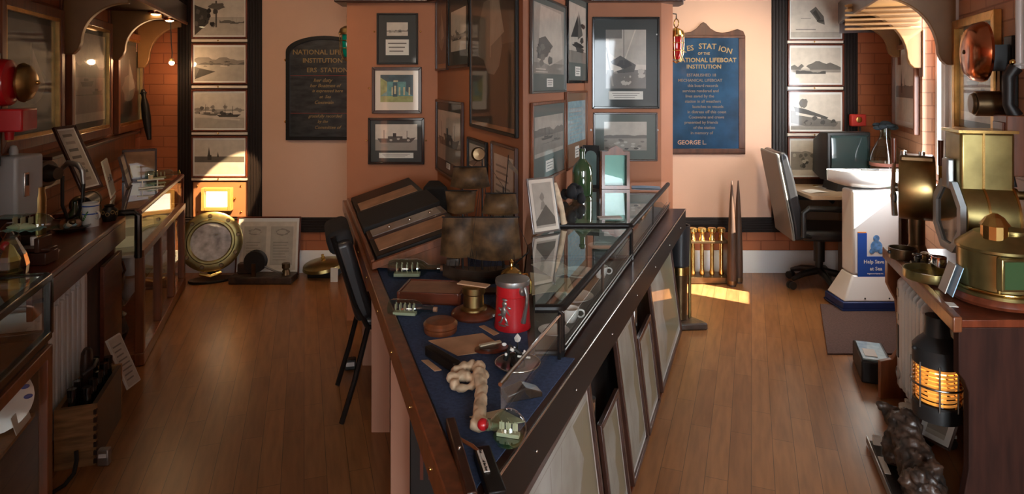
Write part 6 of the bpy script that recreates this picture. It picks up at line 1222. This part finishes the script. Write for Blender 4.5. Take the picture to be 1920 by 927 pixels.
MB().box((0,0,.06),(.15,.30,.118)).build('tray','ebony',o,bevel=.008); MB().box((-.005,-.01,.1235),(.12,.25,.008)).build('booklet','photoblue',o); MB().box((-.02,-.05,.1295),(.06,.10,.003)).build('white_page','paper',o)
p=V((bx(1916,2.24),2.24,0)); 
# ---- on the right counter
def orc(px,py): return PZ(px,py,ZR+.001)
# big brass lantern on turned base
p=V((bx(1872,2.47),2.47,ZR+.0125)); o=thing('brass_lantern','large brass lantern with a domed top and glazed panel on a round wooden base','lantern',p); 
MB().lathe([(.001,0),(.150,0),(.156,.012),(.150,.026),(.145,.032),(.001,.032)],n=48).build('wooden_base','mahog',o); r=.135
MB().lathe([(.001,.033),(r*1.08,.033),(r*1.08,.045),(r,.052),(r,.195),(r*1.04,.20),(r*1.04,.21),(r*.92,.225),(r*.6,.26),(.001,.262)],n=48).build('body','brassol',o)
q=MB(); q.lathe([(.001,0),(.044,0),(.044,.05),(.05,.052),(.03,.082),(.010,.096),(.001,.098)],(-.045,-.04,.245),n=12); q.build('chimney_cap','brass',o,ang=20)
MB().cyl((.05,0,.245),(.05,0,.27),.06).build('top_vent','brassol',o); 
mb=MB(); mb.box((-.055,-r+.002,.135),(.09,.03,.12)); mb.build('door_panel','brassol',o,bevel=.005); MB().box((-.055,-r-.0145,.135),(.07,.003,.10)).build('window_pane','greenglass',o)
for a in(-2.2,-1.35,-.9): MB().cyl((r*1.01*math.cos(a),r*1.01*math.sin(a),.055),(r*1.01*math.cos(a),r*1.01*math.sin(a),.195),.006,n=8).build('corner_rod','brassbr',o); MB().torus((0,0,.054),r*1.03,.007,n=48).build('foot_ring','brassbr',o)
for k,(px,dy,lab) in enumerate(((1812,0,'pale blue leaflet standing nearest the brass lantern'),(1818,.03,'white leaflet standing behind the blue one at the brass lantern'))):
    o=MB().box((0,0,.062),(.003,.07,.12),Matrix.Rotation(R(18),3,'Y')).build('leaflet',['leaflet','paper'][k],loc=(1.728,2.50+dy*1.4,ZR+.016),rot=(0,0,R(-15))); tag(o,lab,'leaflet')
tag(MB().box((0,0,.001),(.03,.05,.002)).build('caption_card','paper',loc=PZ(1784,572,ZR+.013),rot=(0,0,-.3)),'small white tag on the right counter rail','card') 
# brass binnacle drum with octagonal window
p=V((bx(1845,2.78),2.78,ZR+.002)); o=thing('brass_projector','tall brass drum housing with an eight-sided window in its left face on the right counter','housing',p,R(-15)); rr=.155; xc=-.02; Lx=.20; zc=zpy(405,2.8)-ZR-.0
mb=MB(); mb.lathe([(.001,0),(rr,0),(rr,Lx),(.001,Lx)],(xc-.10,0,zc),n=48,axis=(1,0,0)); mb.build('drum','brassol',o,bevel=.004)
MB().lathe([(rr*1.0,0),(rr*1.04,0),(rr*1.04,.008),(rr*1.0,.008)],(xc-.02,0,zc),n=48,axis=(1,0,0)).build('seam_ring','brass',o); mb=MB(); mb.lathe([(rr*1.0,0),(rr*1.04,0),(rr*1.04,.008),(rr*1.0,.008)],(xc+.088,0,zc),n=48,axis=(1,0,0)); mb.build('seam_ring','brass',o)
zt=zpy(247,2.8)-ZR; mb=MB(); mb.box((xc,0,(zc+.06+zt)/2),(Lx,.17,zt-zc-.06)); mb.build('upper_housing','brassol',o,bevel=.012,seg=3); mb=MB(); mb.box((xc-.015,-.087,(zc+.13+zt)/2),(.008,.006,zt-zc-.13)); mb.box((xc,0,zt+.004),(Lx+.02,.19,.012)); mb.build('seam_strip','brass',o)
oc=[(.165*math.cos(math.pi/8+k*math.pi/4),.165*math.sin(math.pi/8+k*math.pi/4)+zc) for k in range(8)]; ic=[(.125*math.cos(math.pi/8+k*math.pi/4),.13*math.sin(math.pi/8+k*math.pi/4)+zc) for k in range(8)]
mb=MB(); 
for i in range(8): mb.pyz([oc[i],oc[(i+1)%8],ic[(i+1)%8],ic[i]],-.022,.0)
q=mb.build('octagonal_frame','greymetal',o,loc=(xc-.103,.0,0),rot=(0,0,R(0)))
MB().pyz(ic,-.012,-.009).build('window_glass','tvglass',o,loc=(xc-.103,.0,0),rot=(0,0,R(0)))
MB().pyz([(-.035,zc+.12),(.03,zc+.12),(.03,zc+.25),(-.035,zc+.25)],-.03,0).build('hinge_plate','pewter',o,loc=(xc-.103,.0,0),rot=(0,0,R(0)),bevel=.008)
MB().box((xc,0,.02),(.17,.14,.042)).build('foot','bronze',o,bevel=.006); MB().box((xc,0,(zc-rr+.04)/2+.012),(.08,.08,max(.02,zc-rr+.01))).build('pillar','bronze',o); MB().lathe([(.001,0),(.03,0),(.03,.03),(.018,.035),(.018,.06),(.001,.06)],(xc+.10,-.02,zc+.1),axis=(1,0,0)).build('side_knob','brassdk',o)
# engine telegraph with two levers
p=V((bx(1719,3.13),3.13,ZR+.001)); o=thing('engine_telegraph','brass engine telegraph drum with two wooden-gripped levers on the right counter','telegraph',p,R(-32))
zb=0; z_=lambda py:zpy(py,3.1)-ZR; w=.062*1; zc=z_(356)
MB().lathe([(.001,0),(.055,0),(.055,.015),(.045,.03),(.035,.06),(.001,.06)]).build('base','bronze',o); MB().cyl((0,0,.055),(0,0,zc-.12),.035).build('column','bronze',o)
MB().lathe([(.001,0),(.148,0),(.152,.008),(.152,.142),(.148,.15),(.001,.15)],(-.075,0,zc),axis=(1,0,0),n=48).build('drum','brassdk',o)
MB().box((0,0,zc+.115),(.145,.11,.10)).build('top_block','bronze',o,bevel=.01)
for sx,lab in((-1,''),(1,'')):
    x=sx*.092; q=MB().tube([(x,-.01,zc-.14),(x*1.08,-.015,zc-.03),(x*1.04,-.01,zc+.12)],[.014,.012,.009],10).build('lever_arm','silver' if sx<0 else 'brass',o); MB().tube([(x*1.04,-.01,zc+.12),(x*1.05,-.01,z_(262))],[.010,.012],12).build('grip','mahog',q)
    MB().cyl((x*.86,0,zc),(x*1.18,0,zc),.022).build('hub','gunmetal',o)
for x in(-.055,.02): MB().lathe([(.001,0),(.014,0),(.014,.018),(.001,.022)],(x,-.03,zc+.166)).build('oil_cap','silver',o)
MB().lathe([(.001,0),(.035,0),(.035,.006),(.03,.01),(.001,.01)],(-.094,-.0,z_(375)),axis=(-1,-.35,0)).build('dial_glass','tvglass',o)
# trays, ring, cup
def tray(name,lab,p,r,h,m,cat,open_=True): 
    o=thing(name,lab,cat,p); MB().lathe([(.001,0),(r*.98,0),(r,.006),(r,h),(r*.94,h),(r*.94,.010),(.001,.010)],n=44).build('body',m,o); return o
o=tray('brass_tray','low round bronze tray at the far end of the right counter under the telegraph levers',V((bx(1697,3.03),3.05,ZR+.013)),.060,.05,'bronze','tray'); MB().sph((-.063,0,.03),.009,10,6).build('stud','black',o)
o=tray('brass_ring_dish','wide shallow brass ring dish in the middle of the right counter',V((1.79,2.735,ZR+.013)),.105,.038,'brassol','dish')
p=V((1.80,2.70,ZR+.024)); o=thing('silver_cup','small dented silver cup with an orange rim standing in the brass ring dish','cup',p); MB().lathe([(.001,0),(.022,0),(.018,.01),(.022,.03),(.03,.055),(.028,.085),(.025,.085),(.026,.055),(.001,.02)]).build('body','chrome',o); MB().lathe([(.0245,.085),(.0285,.085),(.0285,.092),(.0245,.092)]).build('rim','copper',o)
rn=random.Random(31)
for k,(px,Y,lab,m) in enumerate(((1735,2.90,'small brass fitting cluster left of the silver cup','brassdk'),(1750,2.86,'dark metal valve fitting behind the silver cup','bronze'),(1720,2.88,'small silver valve fitting behind the brass ring dish','gunmetal'))):
    p=V((bx(px,Y),Y,ZR+.001)); o=thing('valve_fitting',lab,'fitting',p); MB().lathe([(.001,0),(.02,0),(.02,.02),(.01,.03),(.014,.06),(.008,.07),(.001,.072)],n=14).build('body',m,o); MB().torus((0,0,.074),.016,.004,n=18).build('hand_wheel',m,o); MB().cyl((-.03,0,.04),(.03,0,.04),.007,n=10).build('spindle',m,o)
p=V((bx(1916,2.35),2.35,zpy(430,2.35))); 
# ================================================================ LIGHTS
def area(name,loc,rot,sx,sy,power,col): 
    l=bpy.data.lights.new(name,'AREA'); l.shape='RECTANGLE'; l.size=sx; l.size_y=sy; l.energy=power; l.color=col; o=bpy.data.objects.new(name,l); C.objects.link(o); o.location=loc; o.rotation_euler=rot; return o
def spot(name,loc,target,power,ang,col,blend=.5,r=.03):
    l=bpy.data.lights.new(name,'SPOT'); l.energy=power; l.spot_size=R(ang); l.spot_blend=blend; l.color=col; l.shadow_soft_size=r; o=bpy.data.objects.new(name,l); C.objects.link(o); o.location=loc; o.rotation_euler=(V(target)-V(loc)).to_track_quat('-Z','Y').to_euler(); return o
def point(name,loc,power,col,r=.03):
    l=bpy.data.lights.new(name,'POINT'); l.energy=power; l.color=col; l.shadow_soft_size=r; o=bpy.data.objects.new(name,l); C.objects.link(o); o.location=loc; return o
sun=bpy.data.lights.new('sun','SUN'); sun.energy=55; sun.angle=R(.6); sun.color=(1,.90,.76); so=bpy.data.objects.new('sun',sun); C.objects.link(so); so.rotation_euler=V((-.84,.54,-.80)).to_track_quat('-Z','Y').to_euler()
# area lamps added at the window openings, standing in for daylight
aw=area('window_fill',(1.05,-1.84,1.55),(R(90),0,R(180)),1.2,1.5,42,(.84,.93,1.0)); aw.rotation_euler=V((.22,1,-.2)).to_track_quat('-Z','Y').to_euler(); aw.data.spread=R(75)
area('window_fill',(-1.15,-1.84,1.35),(0,0,0),.9,1.3,22,(1,.90,.78)).rotation_euler=V((-.05,1,-.1)).to_track_quat('-Z','Y').to_euler()
wl=rw(4.18,-.03,1.5); area('window_fill',wl,(0,0,0),.42,1.15,24,(.95,.97,1.0)).rotation_euler=V((RN.x,RN.y,0)).to_track_quat('-Z','Y').to_euler()
# unseen fill spotlights added over the aisles
warm=(1,.70,.42)
def clamp(loc,power,target,ang=95,col=warm,lab=''):
    o=thing('added_spotlight',lab,'added light',loc); d=(V(target)-V(loc)).normalized(); MB().cyl((0,0,0),(0,0,.06),.02).build('stem','white',o); MB().lathe([(.03,-.05),(.05,.05),(.045,.05),(.028,-.045)],(0,0,0),axis=tuple(d)).build('shade','white',o); MB().sph(d*.02,.022).build('bulb','lampwhite',o)
    spot('aisle_light',V(loc)+d*.07,target,power,ang,col,.8,.05)
clamp((-1.75,3.0,2.69),36,(-2.1,5.2,.9),lab='unseen fill spotlight added over the left aisle'); clamp((1.9,4.0,2.69),85,(1.6,5.4,.8),lab='unseen fill spotlight added over the right aisle',col=(1,.82,.55)); clamp((-.9,2.2,2.69),30,(-.6,4.3,1.3),lab='unseen fill spotlight added facing the partition pictures')
# unseen spotlight added on the partition cornice to cast the bright patch
lc=V((-1.27,4.30,2.33)); tg=P(415,384,YB)
o=thing('added_clip_spot','unseen clip-on spotlight added on the left end of the partition cornice','spotlight',(-1.10,4.36,ZT+.0905)); MB().tube([(0,0,0),(0,0,.08),(-.08,-.02,.12)],.008,8).build('arm','black',o); d=(tg-lc).normalized(); MB().lathe([(.02,-.06),(.04,-.02),(.045,.03),(.042,.03),(.018,-.055)],(-.14,-.04,.12),axis=tuple(d)).build('shade','black',o)
spot('patch_spot',lc+d*.06,tg,1000,12.8,(1,.70,.38),.10,.012)
for Y in(4.52,5.0): p=lw(Y,.30,2.09); spot('downlight_beam',p,p+V((0,0,-1)),7,110,warm,.7,.03)
point('bulb_glow',(bx(322,5.2),5.17,zpy(118,5.2)),4,(1,.6,.3),.02)
point('lamp_glow',(bx(1757,2.52),2.50,.50),1.0,(1,.55,.2),.02)
w=bpy.data.worlds.new('sky'); bpy.context.scene.world=w; w.use_nodes=True; bg=w.node_tree.nodes['Background']; bg.inputs[0].default_value=(.85,.92,1,1); bg.inputs[1].default_value=3.0
cam=bpy.data.cameras.new('camera'); co=bpy.data.objects.new('camera',cam); C.objects.link(co); co.location=(0,0,CAMH); co.rotation_euler=(R(90),0,0); cam.sensor_width=36; cam.lens=F/1920*36; cam.shift_y=-(927/2-HOR)/1920; cam.clip_start=.05
S=bpy.context.scene; S.camera=co; S.view_settings.view_transform='Standard'; S.view_settings.look='None'; S.view_settings.gamma=1; S.view_settings.use_curve_mapping=False; S.view_settings.exposure=0
try: S.cycles.max_bounces=8; S.cycles.transparent_max_bounces=16
except Exception: pass
